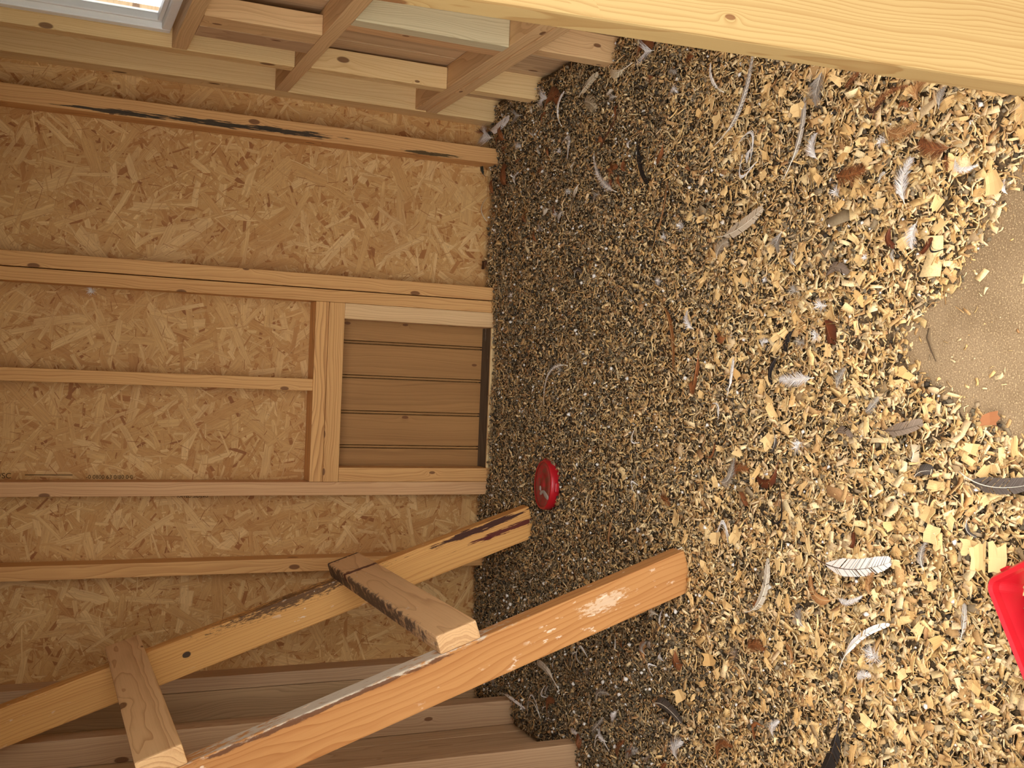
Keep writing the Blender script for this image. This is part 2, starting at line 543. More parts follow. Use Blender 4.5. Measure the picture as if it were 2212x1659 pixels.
# right wall: cladding with the window opening, studs, plates
WY0, WY1, WZ0, WZ1 = 1.95, 2.50, 0.93, 1.45
wr = link('wall_right', boxes_mesh('wall_right', [
    ((XRO, YF, 0.0), (XRO + 0.014, WY0, TOP)), ((XRO, WY1, 0.0), (XRO + 0.014, YB, TOP)),
    ((XRO, WY0, 0.0), (XRO + 0.014, WY1, WZ0)), ((XRO, WY0, WZ1), (XRO + 0.014, WY1, TOP))]), M['clad'])
tag(wr, 'framed timber side wall with window, studs and horizontal plates', 'wall', kind='structure')
for y0 in np.arange(1.02, YB - 0.05, 0.119):
    timber('plank', (XRO - 0.010, float(y0), 0.0), (XRO - 0.0005, min(float(y0) + 0.117, YB - 0.002), WZ0 - 0.002), M['clad'], wr)
timber('stud', (XR, YS, 0.0), (0.775, YB, TOP), M['stud_pale'], wr)
timber('stud', (XR, 2.476, 0.0), (0.775, 2.512, 0.2175), M['stud_pale'], wr)
timber('stud', (XR, 2.500, 0.281), (0.768, 2.536, 0.6165), M['stud_pale'], wr)
timber('stud', (XR, 2.514, 0.6515), (0.772, 2.552, TOP), M['stud_pale'], wr)
timber('stud', (XR, 2.250, 0.6515), (0.758, 2.322, 0.8925), M['plate'], wr)
timber('stud', (XR, 2.323, 0.6515), (0.758, 2.395, 0.8925), M['stud_grey'], wr)
timber('stud', (XR, 2.120, 0.281), (0.774, 2.158, 0.6165), M['cream_face'], wr)
timber('stud', (XR + 0.002, 2.159, 0.281), (0.774, 2.200, 0.6165), M['stud_rose'], wr)
timber('stud', (XR, 2.105, 0.0), (0.774, 2.143, 0.2175), M['plate'], wr)
timber('stud', (XR, 1.68, 0.0), (0.774, 1.72, TOP), M['stud'], wr)
timber('stud', (XR, 1.26, 0.0), (0.774, 1.30, TOP), M['stud'], wr)
timber('plate', (XR, 1.72, 0.2185), (0.774, YS, 0.2495), M['plate'], wr, 'y')
timber('plate', (XR + 0.003, 1.72, 0.250), (0.774, YS, 0.280), M['plate'], wr, 'y')
timber('plate', (XR, 1.72, 0.6175), (0.774, YS, 0.651), M['plate'], wr, 'y')
timber('plate', (XR, 1.72, 0.893), (0.774, 2.5135, 0.926), M['plate'], wr, 'y')

# window in the right wall
win = empty('window_1', (0.765, 2.22, WZ0))
tag(win, 'white framed window high in the side wall', 'window', kind='structure')
FX0, FX1 = 0.742, 0.785
timber('window_frame', (FX0, 2.480, WZ0 + 0.002), (FX1, 2.505, WZ1), M['white_pvc'], win, 'z', bev=0.004)
timber('window_frame', (FX0, WY0, WZ0 + 0.002), (FX1, WY0 + 0.036, WZ1), M['white_pvc'], win, 'z', bev=0.004)
timber('window_frame', (FX0, WY0 + 0.036, WZ0 + 0.002), (FX1, 2.480, WZ0 + 0.022), M['white_pvc'], win, 'y', bev=0.004)
timber('window_frame', (FX0, WY0 + 0.036, WZ1 - 0.036), (FX1, 2.480, WZ1), M['white_pvc'], win, 'y', bev=0.004)
timber('glazing_bead', (FX0 + 0.014, 2.470, WZ0 + 0.022), (FX1 - 0.004, 2.480, WZ1 - 0.036), M['white_pvc'], win, 'z', bev=0.003)
timber('glazing_bead', (FX0 + 0.014, WY0 + 0.036, WZ0 + 0.022), (FX1 - 0.004, 2.470, WZ0 + 0.032), M['white_pvc'], win, 'y', bev=0.003)
gm = NT('window_glass')
gm.bsdf.inputs['Transmission Weight'].default_value = 1.0
gm.done((0.96, 0.98, 0.97, 1), 0.02, 0.5)
gm.bsdf.inputs['IOR'].default_value = 1.45
timber('pane', (0.772, WY0 + 0.03, WZ0 + 0.02), (0.776, 2.478, WZ1 - 0.03), gm.mat, win, 'z', bev=0)

# left wall
wl = link('wall_left', boxes_mesh('wall_left', [((XLO - 0.014, YF, 0.0), (XLO, YB, TOP))]), M['clad'])
tag(wl, 'framed timber side wall behind the ladder', 'wall', kind='structure')
for y0 in np.arange(1.02, YB - 0.05, 0.119):
    timber('plank', (XLO + 0.0005, float(y0), 0.0), (XLO + 0.010, min(float(y0) + 0.117, YB - 0.002), TOP), M['clad'], wl)
timber('stud', (-0.862, YS, 0.0), (-0.790, YB, TOP), M['grey_board'], wl)
for y in (2.498, 2.150, 1.78, 1.36):
    timber('stud', (-0.861, y, 0.0), (XL, y + 0.040, TOP), M['stud_grey'], wl)
timber('sole_plate', (-0.861, 1.40, 0.0), (XL - 0.002, 2.149, 0.022), M['stud_grey'], wl, 'y')
timber('sole_plate', (-0.861, 2.192, 0.0), (XL - 0.002, 2.497, 0.022), M['stud_grey'], wl, 'y')

# front: door jambs, sides left open for light, unseen lintel lowered for shade
wf = link('wall_front', boxes_mesh('wall_front', [((-0.90, YF + 0.006, 1.52), (0.81, YF + 0.030, TOP))]), M['clad'])
tag(wf, 'upright door jambs of the coop front, opened for light, under an unseen shading lintel', 'wall', kind='structure')
lean = Matrix.Rotation(math.radians(-2.0), 3, 'Y')
timber('jamb', (0.338, YF, -0.10), (0.528, YF + 0.042, 1.9), M['jamb'], wf, 'z', lean, bev=0.004)
timber('jamb', (-0.55, YF, -0.05), (-0.436, YF + 0.040, 1.9), M['jamb'], wf, 'z', bev=0.004)

# ------------------------------------------------------------------ roost ladder leaning on the left wall
A = math.radians(71.0)
U3 = Vector((-math.cos(A), 0, math.sin(A)))
N3 = Vector((math.sin(A), 0, math.cos(A)))
FOOT = Vector((-0.340, 0, 0.028))
lad = empty('roost_ladder', (-0.34, 2.1, 0.0))
tag(lad, 'pine roost ladder with two perches leaning on the side wall', 'ladder')


def framed(o, x, y, z, c, parent):
    R = Matrix((x, y, z)).transposed().to_4x4()
    o.matrix_basis = Matrix.Translation(Vector(c) - parent.location) @ R


RL = 1.42
for yf, m in ((2.445, 'rail_far'), (1.740, 'rail_near')):
    o = link('rail', box_mesh('rail', RL, 0.038, 0.080, 0.003), M[m], lad)
    framed(o, U3, Vector((0, -1, 0)), N3, FOOT + U3 * (RL / 2) + Vector((0, yf + 0.019, 0)), lad)
for s_, m, w in ((0.473, 'perch_dirty', 0.078), (0.985, 'perch', 0.074)):
    o = link('perch', box_mesh('perch', 0.750, w, 0.034, 0.004), M[m], lad)
    framed(o, Vector((0, 1, 0)), U3, N3, FOOT + U3 * s_ + N3 * (0.040 + 0.0172) + Vector((0, 2.113, 0)), lad)

# ------------------------------------------------------------------ red dish near the hatch
def lathe(name, prof, seg=48):
    V, Fq = [], []
    for r, z in prof:
        for k in range(seg):
            a = 2 * math.pi * k / seg
            V.append((r * math.cos(a), r * math.sin(a), z))
    for i in range(len(prof) - 1):
        for k in range(seg):
            k2 = (k + 1) % seg
            Fq.append((i * seg + k, i * seg + k2, (i + 1) * seg + k2, (i + 1) * seg + k))
    Fq.append(tuple(range(seg))[::-1])
    Fq.append(tuple(range((len(prof) - 1) * seg, len(prof) * seg)))
    me = bpy.data.meshes.new(name)
    me.from_pydata(V, [], Fq)
    for p in me.polygons[:-2]: p.use_smooth = True
    return me


nd = NT('dusty_red_plastic')
pz = nd.obj()
nn = nd.noise(nd.v('MULTIPLY', pz, (60, 60, 60)), 1.0, 4, 0.65)
M['red_dusty'] = nd.done(nd.mix(nd.step(nn, 0.3, 0.62), lin((186, 48, 50)), lin((140, 80, 62))), 0.8, 0.15)
dish = empty('red_dish', (-0.240, 2.352, 0.026))
dish.rotation_euler = (math.radians(-5), math.radians(3), 0.3)
tag(dish, 'small round red plastic drinker base upturned on the litter', 'dish')
link('side_wall', lathe('side_wall', [(0.0575, 0.0), (0.0600, 0.003), (0.0600, 0.020), (0.0585, 0.024), (0.0545, 0.024), (0.0535, 0.020), (0.0535, 0.001)]), M['red'], dish)
link('dusty_top', lathe('dusty_top', [(0.0540, 0.016), (0.0540, 0.0232), (0.046, 0.0246), (0.030, 0.0246), (0.026, 0.0225), (0.012, 0.0225), (0.010, 0.0240), (0.001, 0.0240)]), M['red_dusty'], dish)
for a in (0.2, 2.3, 4.4):
    o = link('lug', box_mesh('lug', 0.010, 0.022, 0.009, 0.002), M['red'], dish)
    o.matrix_basis = Matrix.Rotation(a, 4, 'Z') @ Matrix.Translation((0.0605, 0, 0.010))
M['dropping'] = plain('dried_dropping', (196, 182, 168), 0.9, 0.05, 0.3, 120)
for (cx, cy, sx, sy, rot) in ((-0.030, -0.022, 0.024, 0.007, 0.9), (-0.006, 0.012, 0.007, 0.005, 0.2), (-0.018, 0.006, 0.012, 0.005, 1.6)):
    bm = bmesh.new()
    bmesh.ops.create_icosphere(bm, subdivisions=2, radius=1.0)
    for v in bm.verts:
        k = 1 + 0.25 * noise.noise(v.co * 2.1 + Vector((cx * 90, 0, 0)))
        v.co = Vector((v.co.x * sx * k, v.co.y * sy * k, v.co.z * 0.002))
    me = bpy.data.meshes.new('dropping')
    bm.to_mesh(me); bm.free()
    o = link('dropping', me, M['dropping'], dish)
    o.matrix_basis = Matrix.Translation((cx, cy, 0.0248)) @ Matrix.Rotation(rot, 4, 'Z')

# ------------------------------------------------------------------ red tray in the doorway
tray = empty('red_tray', (-0.2255, 1.010, 0.012))
tray.rotation_euler = (0, 0, math.atan2(-0.515, -0.857))
tag(tray, 'red plastic feed tray with ribbed lug and shavings inside, at the doorway', 'tray')


def rrect(x0, y0, x1, y1, r, z, n=6):
    pts = []
    for cx, cy, a0 in ((x1 - r, y1 - r, 0), (x0 + r, y1 - r, 90), (x0 + r, y0 + r, 180), (x1 - r, y0 + r, 270)):
        for k in range(n + 1):
            a = math.radians(a0 + 90 * k / n)
            pts.append((cx + r * math.cos(a), cy + r * math.sin(a), z))
    return pts


def loft(name, rings, cap0=True, cap1=True, close=False):
    n = len(rings[0])
    V = [p for r in rings for p in r]
    Fq = []
    m = len(rings)
    for i in range(m if close else m - 1):
        j = (i + 1) % m
        for k in range(n):
            k2 = (k + 1) % n
            Fq.append((i * n + k, i * n + k2, j * n + k2, j * n + k))
    if not close:
        if cap0: Fq.append(tuple(range(n))[::-1])
        if cap1: Fq.append(tuple(range((m - 1) * n, m * n)))
    me = bpy.data.meshes.new(name)
    me.from_pydata(V, [], Fq)
    return me


TW, TH = 0.175, 0.150
# local x runs along the edge toward the jamb, local y away from the room
link('shell', loft('shell', [
    rrect(0.010, 0.010, TW - 0.010, TH - 0.010, 0.012, 0.0), rrect(0.003, 0.003, TW - 0.003, TH - 0.003, 0.014, 0.052),
    rrect(0.006, 0.006, TW - 0.006, TH - 0.006, 0.011, 0.052), rrect(0.020, 0.020, TW - 0.020, TH - 0.020, 0.010, 0.006)]), M['red'], tray)
link('rim', loft('rim', [
    rrect(0.0, 0.0, TW, TH, 0.016, 0.048), rrect(-0.001, -0.001, TW + 0.001, TH + 0.001, 0.017, 0.056),
    rrect(0.002, 0.002, TW - 0.002, TH - 0.002, 0.015, 0.060), rrect(0.007, 0.007, TW - 0.007, TH - 0.007, 0.011, 0.058),
    rrect(0.008, 0.008, TW - 0.008, TH - 0.008, 0.010, 0.048)], close=True), M['red'], tray)
for k in range(6):
    o = link('rib', box_mesh('rib', 0.0025, 0.012, 0.026, 0.0008), M['red'], tray)
    o.location = (0.030 + k * 0.0075, -0.004, 0.030)
o = link('lug', box_mesh('lug', 0.052, 0.004, 0.010, 0.001), M['red'], tray)
o.location = (0.049, -0.0085, 0.020)
o = link('tab', box_mesh('tab', 0.005, 0.012, 0.008, 0.001), M['red'], tray)
o.location = (-0.002, 0.034, 0.052)

# ------------------------------------------------------------------ litter: height of the bed
PATCH = np.array([(0.36, 1.005), (0.325, 1.03), (0.25, 1.085), (0.173, 1.137), (0.098, 1.249), (0.043, 1.222), (-0.002, 1.129),
                  (-0.053, 1.032), (-0.06, 0.70), (0.42, 0.70)])


def patch_dist(x, y):
    """distance to the swept bare patch, negative inside"""
    x = np.asarray(x, float); y = np.asarray(y, float)
    d = np.full(x.shape, 1e9)
    inside = np.zeros(x.shape, bool)
    n = len(PATCH)
    for i in range(n):
        ax, ay = PATCH[i]; bx, by = PATCH[(i + 1) % n]
        ex, ey = bx - ax, by - ay
        t = np.clip(((x - ax) * ex + (y - ay) * ey) / (ex * ex + ey * ey), 0, 1)
        d = np.minimum(d, np.hypot(x - ax - t * ex, y - ay - t * ey))
        c = ((ay > y) != (by > y)) & (x < (bx - ax) * (y - ay) / (by - ay + 1e-12) + ax)
        inside ^= c
    return np.where(inside, -d, d)


def sstep(v, a, b):
    t = np.clip((v - a) / (b - a), 0, 1)
    return t * t * (3 - 2 * t)


def bed_z(x, y):
    x = np.asarray(x, float); y = np.asarray(y, float)
    h = (np.sin(x * 23 + 3 * np.sin(y * 9)) + np.sin(y * 31 + 2 * np.sin(x * 13)) + np.sin((x + y) * 47 + 1.3) * 0.6) / 2.6
    z = 0.030 + 0.005 * h
    z = z + 0.014 * sstep(x, 0.55, 0.72) * sstep(y, 1.9, 2.5) + 0.012 * sstep(-x, 0.62, 0.8) * sstep(y, 2.0, 2.6)
    z = z * (1 - ((x > -0.236) & (x < 0.154) & (y > YS - 0.012)))
    pd = patch_dist(x, y) + 0.012 * np.sin(x * 90) * np.sin(y * 70)
    return z * sstep(pd, -0.01, 0.09) - 0.003 * (pd < 0)


LX0, LX1, LY0, LY1 = -0.86, 0.770, 0.72, 2.802
nx, ny = 150, 190
gx, gy = np.meshgrid(np.linspace(LX0, LX1, nx), np.linspace(LY0, LY1, ny))
gz = bed_z(gx, gy) - 0.004
gz = gz + nrng.normal(0, 0.0012, gz.shape) * (gz > 0.004)
ii = np.arange((ny - 1) * nx).reshape(ny - 1, nx)[:, :-1].ravel()
bed = link('litter_bed', np_mesh('litter_bed', np.stack([gx, gy, gz], -1).reshape(-1, 3), [np.stack([ii, ii + 1, ii + nx + 1, ii + nx], 1)]), M['bed'])
for p in bed.data.polygons: p.use_smooth = True
tag(bed, 'dark brown compacted litter bed beneath the loose shavings', 'litter', kind='stuff')


def rotm(yaw, pitch, roll):
    cy, sy, cp, sp, cr, sr = np.cos(yaw), np.sin(yaw), np.cos(pitch), np.sin(pitch), np.cos(roll), np.sin(roll)
    R = np.empty((len(yaw), 3, 3))
    R[:, 0, 0] = cy * cp; R[:, 0, 1] = cy * sp * sr - sy * cr; R[:, 0, 2] = cy * sp * cr + sy * sr
    R[:, 1, 0] = sy * cp; R[:, 1, 1] = sy * sp * sr + cy * cr; R[:, 1, 2] = sy * sp * cr - cy * sr
    R[:, 2, 0] = -sp; R[:, 2, 1] = cp * sr; R[:, 2, 2] = cp * cr
    return R


def lin3(c): return np.array(lin(c)[:3])


PALE = np.array([lin3(c) for c in ((248, 220, 166), (242, 208, 148), (232, 194, 130), (222, 180, 116), (206, 162, 106), (238, 204, 154))])
DULL = np.array([lin3(c) for c in ((176, 146, 104), (156, 134, 102), (192, 158, 108), (142, 122, 92), (178, 134, 88))])
DARK = np.array([lin3(c) for c in ((78, 68, 54), (98, 86, 66), (118, 104, 80), (64, 56, 46), (140, 124, 98), (108, 96, 74))])


def scatter(n):
    x = nrng.uniform(LX0 + 0.012, LX1 - 0.012, n); y = nrng.uniform(0.90, LY1 - 0.006, n)
    pd = patch_dist(x, y) + nrng.normal(0, 0.010, n)
    k = ((pd > 0.0) | (nrng.random(n) < 0.035)) & ~((x > -0.245) & (x < 0.163) & (y > YS - 0.015) & (nrng.random(n) < 0.985))
    return x[k], y[k], pd[k]


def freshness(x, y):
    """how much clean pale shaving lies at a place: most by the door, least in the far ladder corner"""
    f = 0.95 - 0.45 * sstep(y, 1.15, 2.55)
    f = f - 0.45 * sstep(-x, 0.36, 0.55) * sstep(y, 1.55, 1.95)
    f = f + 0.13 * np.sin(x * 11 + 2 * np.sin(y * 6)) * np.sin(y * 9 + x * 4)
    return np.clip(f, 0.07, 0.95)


def chips_mesh(name, x, y, z, L, W, curl, yaw, pitch, roll, col, th=0.0007):
    n = len(x)
    u = np.array([-0.5, 0.0, 0.5])
    gu = np.repeat(u, 2); gv = np.tile([-0.5, 0.5], 3)
    lx = gu[None] * L[:, None] * (1 + nrng.uniform(-0.25, 0.25, (n, 6)))
    ly = gv[None] * W[:, None] * (1 + nrng.uniform(-0.35, 0.35, (n, 6)))
    lz = curl[:, None] * (np.abs(gu[None]) * 2) ** 2 + nrng.normal(0, 0.0006, (n, 6))
    top = np.stack([lx, ly, lz], -1)
    bot = top.copy(); bot[:, :, 2] -= th
    P = np.concatenate([top, bot], 1)
    P = np.einsum('nij,nkj->nki', rotm(yaw, pitch, roll), P) + np.stack([x, y, z], -1)[:, None]
    P[:, :, 1] = np.minimum(P[:, :, 1], YB - 0.001)
    P[:, :, 0] = np.clip(P[:, :, 0], XLO + 0.011, XRO - 0.011)
    q = np.array([(0, 2, 3, 1), (2, 4, 5, 3), (6, 7, 9, 8), (8, 9, 11, 10), (0, 6, 8, 2), (2, 8, 10, 4), (1, 3, 9, 7), (3, 5, 11, 9), (0, 1, 7, 6), (4, 10, 11, 5)])
    Fq = (np.arange(n)[:, None, None] * 12 + q[None]).reshape(-1, 4)
    tint = np.repeat(col, 12, 0) * np.repeat(nrng.uniform(0.88, 1.1, (n, 6)), 2, 1).reshape(-1, 1)
    return np_mesh(name, P.reshape(-1, 3), [Fq], np.clip(tint, 0, 1))


def pick(tab, n): return tab[nrng.integers(0, len(tab), n)]


x, y, pd = scatter(72000)
n = len(x)
fr = freshness(x, y)
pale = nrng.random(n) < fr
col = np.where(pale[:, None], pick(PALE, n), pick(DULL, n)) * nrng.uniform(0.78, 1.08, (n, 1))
L = np.exp(nrng.normal(0, 0.42, n)) * (0.0062 + 0.0066 * sstep(-y, -2.3, -1.0)) * np.where(pd < 0.0, 0.75, 1.0)
W = L * nrng.uniform(0.18, 0.52, n)
z = np.maximum(bed_z(x, y), 0.0) + nrng.uniform(-0.003, 0.007, n) * np.where(pd < 0.02, 0.25, 1.0) + 0.0012
tilt = np.where(pd < 0.01, 0.08, 0.42)
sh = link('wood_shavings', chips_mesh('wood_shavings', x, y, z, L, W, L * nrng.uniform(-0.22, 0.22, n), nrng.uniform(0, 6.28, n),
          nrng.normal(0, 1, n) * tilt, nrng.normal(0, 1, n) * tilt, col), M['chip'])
tag(sh, 'loose pale wood shavings strewn all over the coop floor', 'wood shavings', kind='stuff')

# slivers and straw-like strips
x, y, pd = scatter(14000)
n = len(x)
col = np.where((nrng.random(n) < freshness(x, y) + 0.1)[:, None], pick(PALE, n), pick(DULL, n)) * nrng.uniform(0.7, 1.05, (n, 1))
L = nrng.uniform(0.010, 0.026, n) * np.where(pd < 0.0, 0.6, 1.0)
z = np.maximum(bed_z(x, y), 0.0) + nrng.uniform(0.0, 0.008, n) * np.where(pd < 0.02, 0.2, 1.0) + 0.001
sl = link('wood_slivers', chips_mesh('wood_slivers', x, y, z, L, L * nrng.uniform(0.06, 0.16, n), L * nrng.uniform(-0.2, 0.2, n),
          nrng.uniform(0, 6.28, n), nrng.normal(0, 0.25, n), nrng.normal(0, 0.4, n), col, 0.0006), M['chip'])
tag(sl, 'thin wood slivers and straw strips mixed through the litter', 'wood slivers', kind='stuff')

# fine dust-sized bits of wood
x, y, pd = scatter(52000)
n = len(x)
col = np.where((nrng.random(n) < 0.35 + 0.5 * freshness(x, y))[:, None], pick(PALE, n), pick(DULL, n)) * nrng.uniform(0.7, 1.05, (n, 1))
S = np.exp(nrng.normal(0, 0.35, n)) * np.where(pd < 0, 0.0012, 0.0024)
z = np.maximum(bed_z(x, y), 0.0) + nrng.uniform(-0.001, 0.007, n) * np.where(pd < 0.02, 0.1, 1.0) + S * 0.3
base = np.array([(1, 0, 0), (-1, 0, 0), (0, 0.45, 0), (0, -0.45, 0), (0, 0, 0.25), (0, 0, -0.25)], float)
P = base[None] * (S[:, None, None] * nrng.uniform(0.6, 1.4, (n, 6, 1)))
P = np.einsum('nij,nkj->nki', rotm(nrng.uniform(0, 6.28, n), nrng.uniform(-.7, .7, n), nrng.uniform(-.7, .7, n)), P) + np.stack([x, y, z], -1)[:, None]
tri = np.array([(0, 2, 4), (2, 1, 4), (1, 3, 4), (3, 0, 4), (2, 0, 5), (1, 2, 5), (3, 1, 5), (0, 3, 5)])
wd = link('wood_dust', np_mesh('wood_dust', P.reshape(-1, 3), [(np.arange(n)[:, None, None] * 6 + tri[None]).reshape(-1, 3)], np.clip(np.repeat(col, 6, 0), 0, 1)), M['chip'])
tag(wd, 'fine crumbs of sawdust sprinkled between the shavings', 'sawdust', kind='stuff')

# crumbs: droppings, soil, grit
x, y, pd = scatter(95000)
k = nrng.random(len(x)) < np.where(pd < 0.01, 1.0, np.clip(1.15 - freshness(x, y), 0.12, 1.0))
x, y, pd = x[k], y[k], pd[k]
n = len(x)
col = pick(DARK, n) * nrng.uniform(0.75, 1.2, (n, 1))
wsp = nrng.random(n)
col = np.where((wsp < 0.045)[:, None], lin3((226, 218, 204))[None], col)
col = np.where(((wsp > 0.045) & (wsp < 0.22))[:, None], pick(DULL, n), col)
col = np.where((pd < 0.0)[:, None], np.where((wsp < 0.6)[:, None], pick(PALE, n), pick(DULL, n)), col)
S = np.exp(nrng.normal(0, 0.45, n)) * np.where(pd < 0, 0.0011, 0.0030) * np.where(wsp < 0.045, 0.85, 1.0)
big = nrng.random(n) < 0.03
S = np.minimum(np.where(big & (pd > 0.02), S * 1.8, S), 0.0062)
z = np.maximum(bed_z(x, y), 0.0) + nrng.uniform(-0.003, 0.005, n) * np.where(pd < 0.02, 0.1, 1.0) + S * 0.3 + np.where((wsp < 0.045) & (pd > 0.02), 0.004, 0.0)
base = np.array([(1, 0, 0), (-1, 0, 0), (0, 1, 0), (0, -1, 0), (0, 0, 1), (0, 0, -1)], float)
P = base[None] * (S[:, None, None] * nrng.uniform(0.5, 1.3, (n, 6, 1)))
P = np.einsum('nij,nkj->nki', rotm(nrng.uniform(0, 6.28, n), nrng.uniform(-1, 1, n), nrng.uniform(-1, 1, n)), P) + np.stack([x, y, z], -1)[:, None]
tri = np.array([(0, 2, 4), (2, 1, 4), (1, 3, 4), (3, 0, 4), (2, 0, 5), (1, 2, 5), (3, 1, 5), (0, 3, 5)])
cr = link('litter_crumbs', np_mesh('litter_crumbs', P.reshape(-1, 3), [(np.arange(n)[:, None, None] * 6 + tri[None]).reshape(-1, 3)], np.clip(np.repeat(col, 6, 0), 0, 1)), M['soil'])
tag(cr, 'dark soil crumbs, dried droppings and white grit among the shavings', 'litter crumbs', kind='stuff')

# litter fallen into the tray
n = 700
lx = nrng.uniform(0.026, TW - 0.022, n); ly = nrng.uniform(0.022, TH - 0.022, n)
a = tray.rotation_euler.z
wx = -0.2255 + lx * math.cos(a) - ly * math.sin(a); wy = 1.010 + lx * math.sin(a) + ly * math.cos(a)
L = nrng.uniform(0.006, 0.020, n)
col = np.where((nrng.random(n) < 0.7)[:, None], pick(PALE, n), pick(DARK, n))
zz = 0.022 + 0.032 * np.clip((lx - 0.025) / 0.03, 0, 1) * np.clip((ly - 0.02) / 0.02, 0, 1) + nrng.uniform(0, 0.006, n)
tl = link('tray_shavings', chips_mesh('tray_shavings', wx, wy, zz, L, L * 0.6, L * nrng.uniform(-0.2, 0.2, n), nrng.uniform(0, 6.28, n),
          nrng.normal(0, 0.2, n), nrng.normal(0, 0.2, n), col), M['chip'])
tag(tl, 'wood shavings and dirt lying inside the red tray', 'wood shavings', kind='stuff')

# ------------------------------------------------------------------ the big shavings nearest the door, one by one



def flake_mat(name, a, b):
    n = NT(name)
    P = n.obj()
    r = n.rand()
    y = n.sep(P)[1]
    w = n.noise(n.v('ADD', n.v('MULTIPLY', P, (30, 260, 30)), n.comb(r, n.m('MULTIPLY', r, 91), 0)), 1.0, 2, 0.5)
    rib = n.m('FRACT', n.m('ADD', n.m('MULTIPLY', y, 420), n.m('MULTIPLY', w, 0.6)))
    c = n.mix(r, lin(a), lin(b))
    c = n.mix(n.m('MULTIPLY', n.m('POWER', rib, 2.0), 0.45), c, n.mix(0.5, c, lin((160, 104, 54))))
    n.bump(n.m('SUBTRACT', 1.0, rib), 0.0004, 0.5)
    return n.done(c, 0.8, 0.15)


M['flake'] = flake_mat('large_flake', (242, 208, 146), (216, 172, 108))
M['bark'] = flake_mat('bark_flake', (186, 124, 82), (160, 104, 68))


def flake_mesh(name, L, W, curl, seed):
    r = random.Random(seed)
    nu, nv = 3, 5
    T, Fq = [], []
    ends = [(r.uniform(-0.22, 0.16), r.uniform(-0.16, 0.22)) for _ in range(nv)]
    taper = r.uniform(-0.35, 0.35)
    ca = r.uniform(-1, 1)
    for i in range(nu):
        for j in range(nv):
            u = i / (nu - 1) - 0.5; v = j / (nv - 1) - 0.5
            ux = u * L + (ends[j][0] if i == 0 else ends[j][1] if i == nu - 1 else 0) * L
            wy = v * W * (1 + taper * u * 2 + r.uniform(-0.12, 0.12))
            T.append((ux, wy, curl * L * (4 * u * u) + ca * 0.12 * W * (4 * v * v)))
    V = T + [(a, b, c - 0.0008) for a, b, c in T]
    o = nu * nv
    for i in range(nu - 1):
        for j in range(nv - 1):
            a = i * nv + j
            Fq += [(a, a + nv, a + nv + 1, a + 1), (o + a, o + a + 1, o + a + nv + 1, o + a + nv)]
    rim = [j for j in range(nv)] + [i * nv + nv - 1 for i in range(1, nu)] + [(nu - 1) * nv + j for j in range(nv - 2, -1, -1)] + [i * nv for i in range(nu - 2, 0, -1)]
    for k in range(len(rim)):
        a, b = rim[k], rim[(k + 1) % len(rim)]
        Fq.append((a, b, o + b, o + a))
    me = bpy.data.meshes.new(name)
    me.from_pydata(V, [], Fq)
    return me


flakes = []
for k in range(16):
    L = rng.uniform(0.016, 0.027)
    me = flake_mesh('large_wood_shaving', L, L * rng.uniform(0.4, 0.8), rng.uniform(-0.16, 0.16), k)
    me.materials.append(M['flake'])
    flakes.append(me)


def lay(o, x, y, dz, rx, ry, rz):
    o.location = (x, y, float(max(bed_z(x, y), 0)) + dz)
    o.rotation_euler = (rx, ry, rz)


spots = []
while len(spots) < 270:
    fx = rng.uniform(-0.62, 0.55); fy = 0.93 + 0.85 * rng.random() ** 1.5
    if abs(fx) > 0.50 * fy + 0.05: continue
    if patch_dist(fx, fy) < 0.004 or (fx < -0.16 and fy < 1.02): continue
    if (fx + 0.34) ** 2 + (fy - 1.76) ** 2 < 0.004: continue
    spots.append((fx, fy))
for k, (fx, fy) in enumerate(spots):
    o = link('large_wood_shaving', flakes[k % 16])
    lay(o, fx, fy, 0.008 + rng.uniform(0, 0.003), rng.gauss(0, 0.18), rng.gauss(0, 0.18), rng.uniform(0, 6.28))
    tag(o, 'large ridged pale wood shaving lying on top of the litter', 'wood shaving', 'large shavings near the doorway')
for (fx, fy, L, W, rz, mat, lab) in (
        (0.296, 1.069, 0.030, 0.024, 0.3, 'flake', 'broad ridged pale shaving at the upper corner of the bare patch'),
        (-0.184, 1.125, 0.022, 0.026, 1.5, 'flake', 'square pale shaving with fine ridges above the red tray'),
        (-0.203, 1.042, 0.034, 0.024, 0.1, 'flake', 'long pale shaving with broken end right above the red tray'),
        (-0.198, 1.014, 0.034, 0.026, 0.1, 'flake', 'wide pale shaving overlapping the long one above the red tray'),
        (-0.022, 1.065, 0.026, 0.017, 1.7, 'bark', 'reddish-brown bark chip at the lower edge of the bare patch')):
    o = link('large_wood_shaving' if mat == 'flake' else 'bark_chip', flake_mesh('large_wood_shaving', L, W, 0.04, int(L * 9999 + fx * 99)), M[mat])
    lay(o, fx, fy, 0.013 if mat == 'flake' else 0.010, 0.05, 0.05, rz)
    tag(o, lab, 'wood shaving' if mat == 'flake' else 'bark chip')

M['twig'] = plain('twig_bark', (92, 74, 54), 0.8, 0.1, 0.3, 200)
tw = link('twig', tube('twig', [Vector((0.104, 1.184, 0.006)), Vector((0.090, 1.186, 0.007)), Vector((0.072, 1.178, 0.006)), Vector((0.056, 1.170, 0.004))],
                       [0.0010, 0.0013, 0.0012, 0.0006]), M['twig'])
tag(tw, 'thin dark twig lying on the bare dusty floor patch', 'twig')

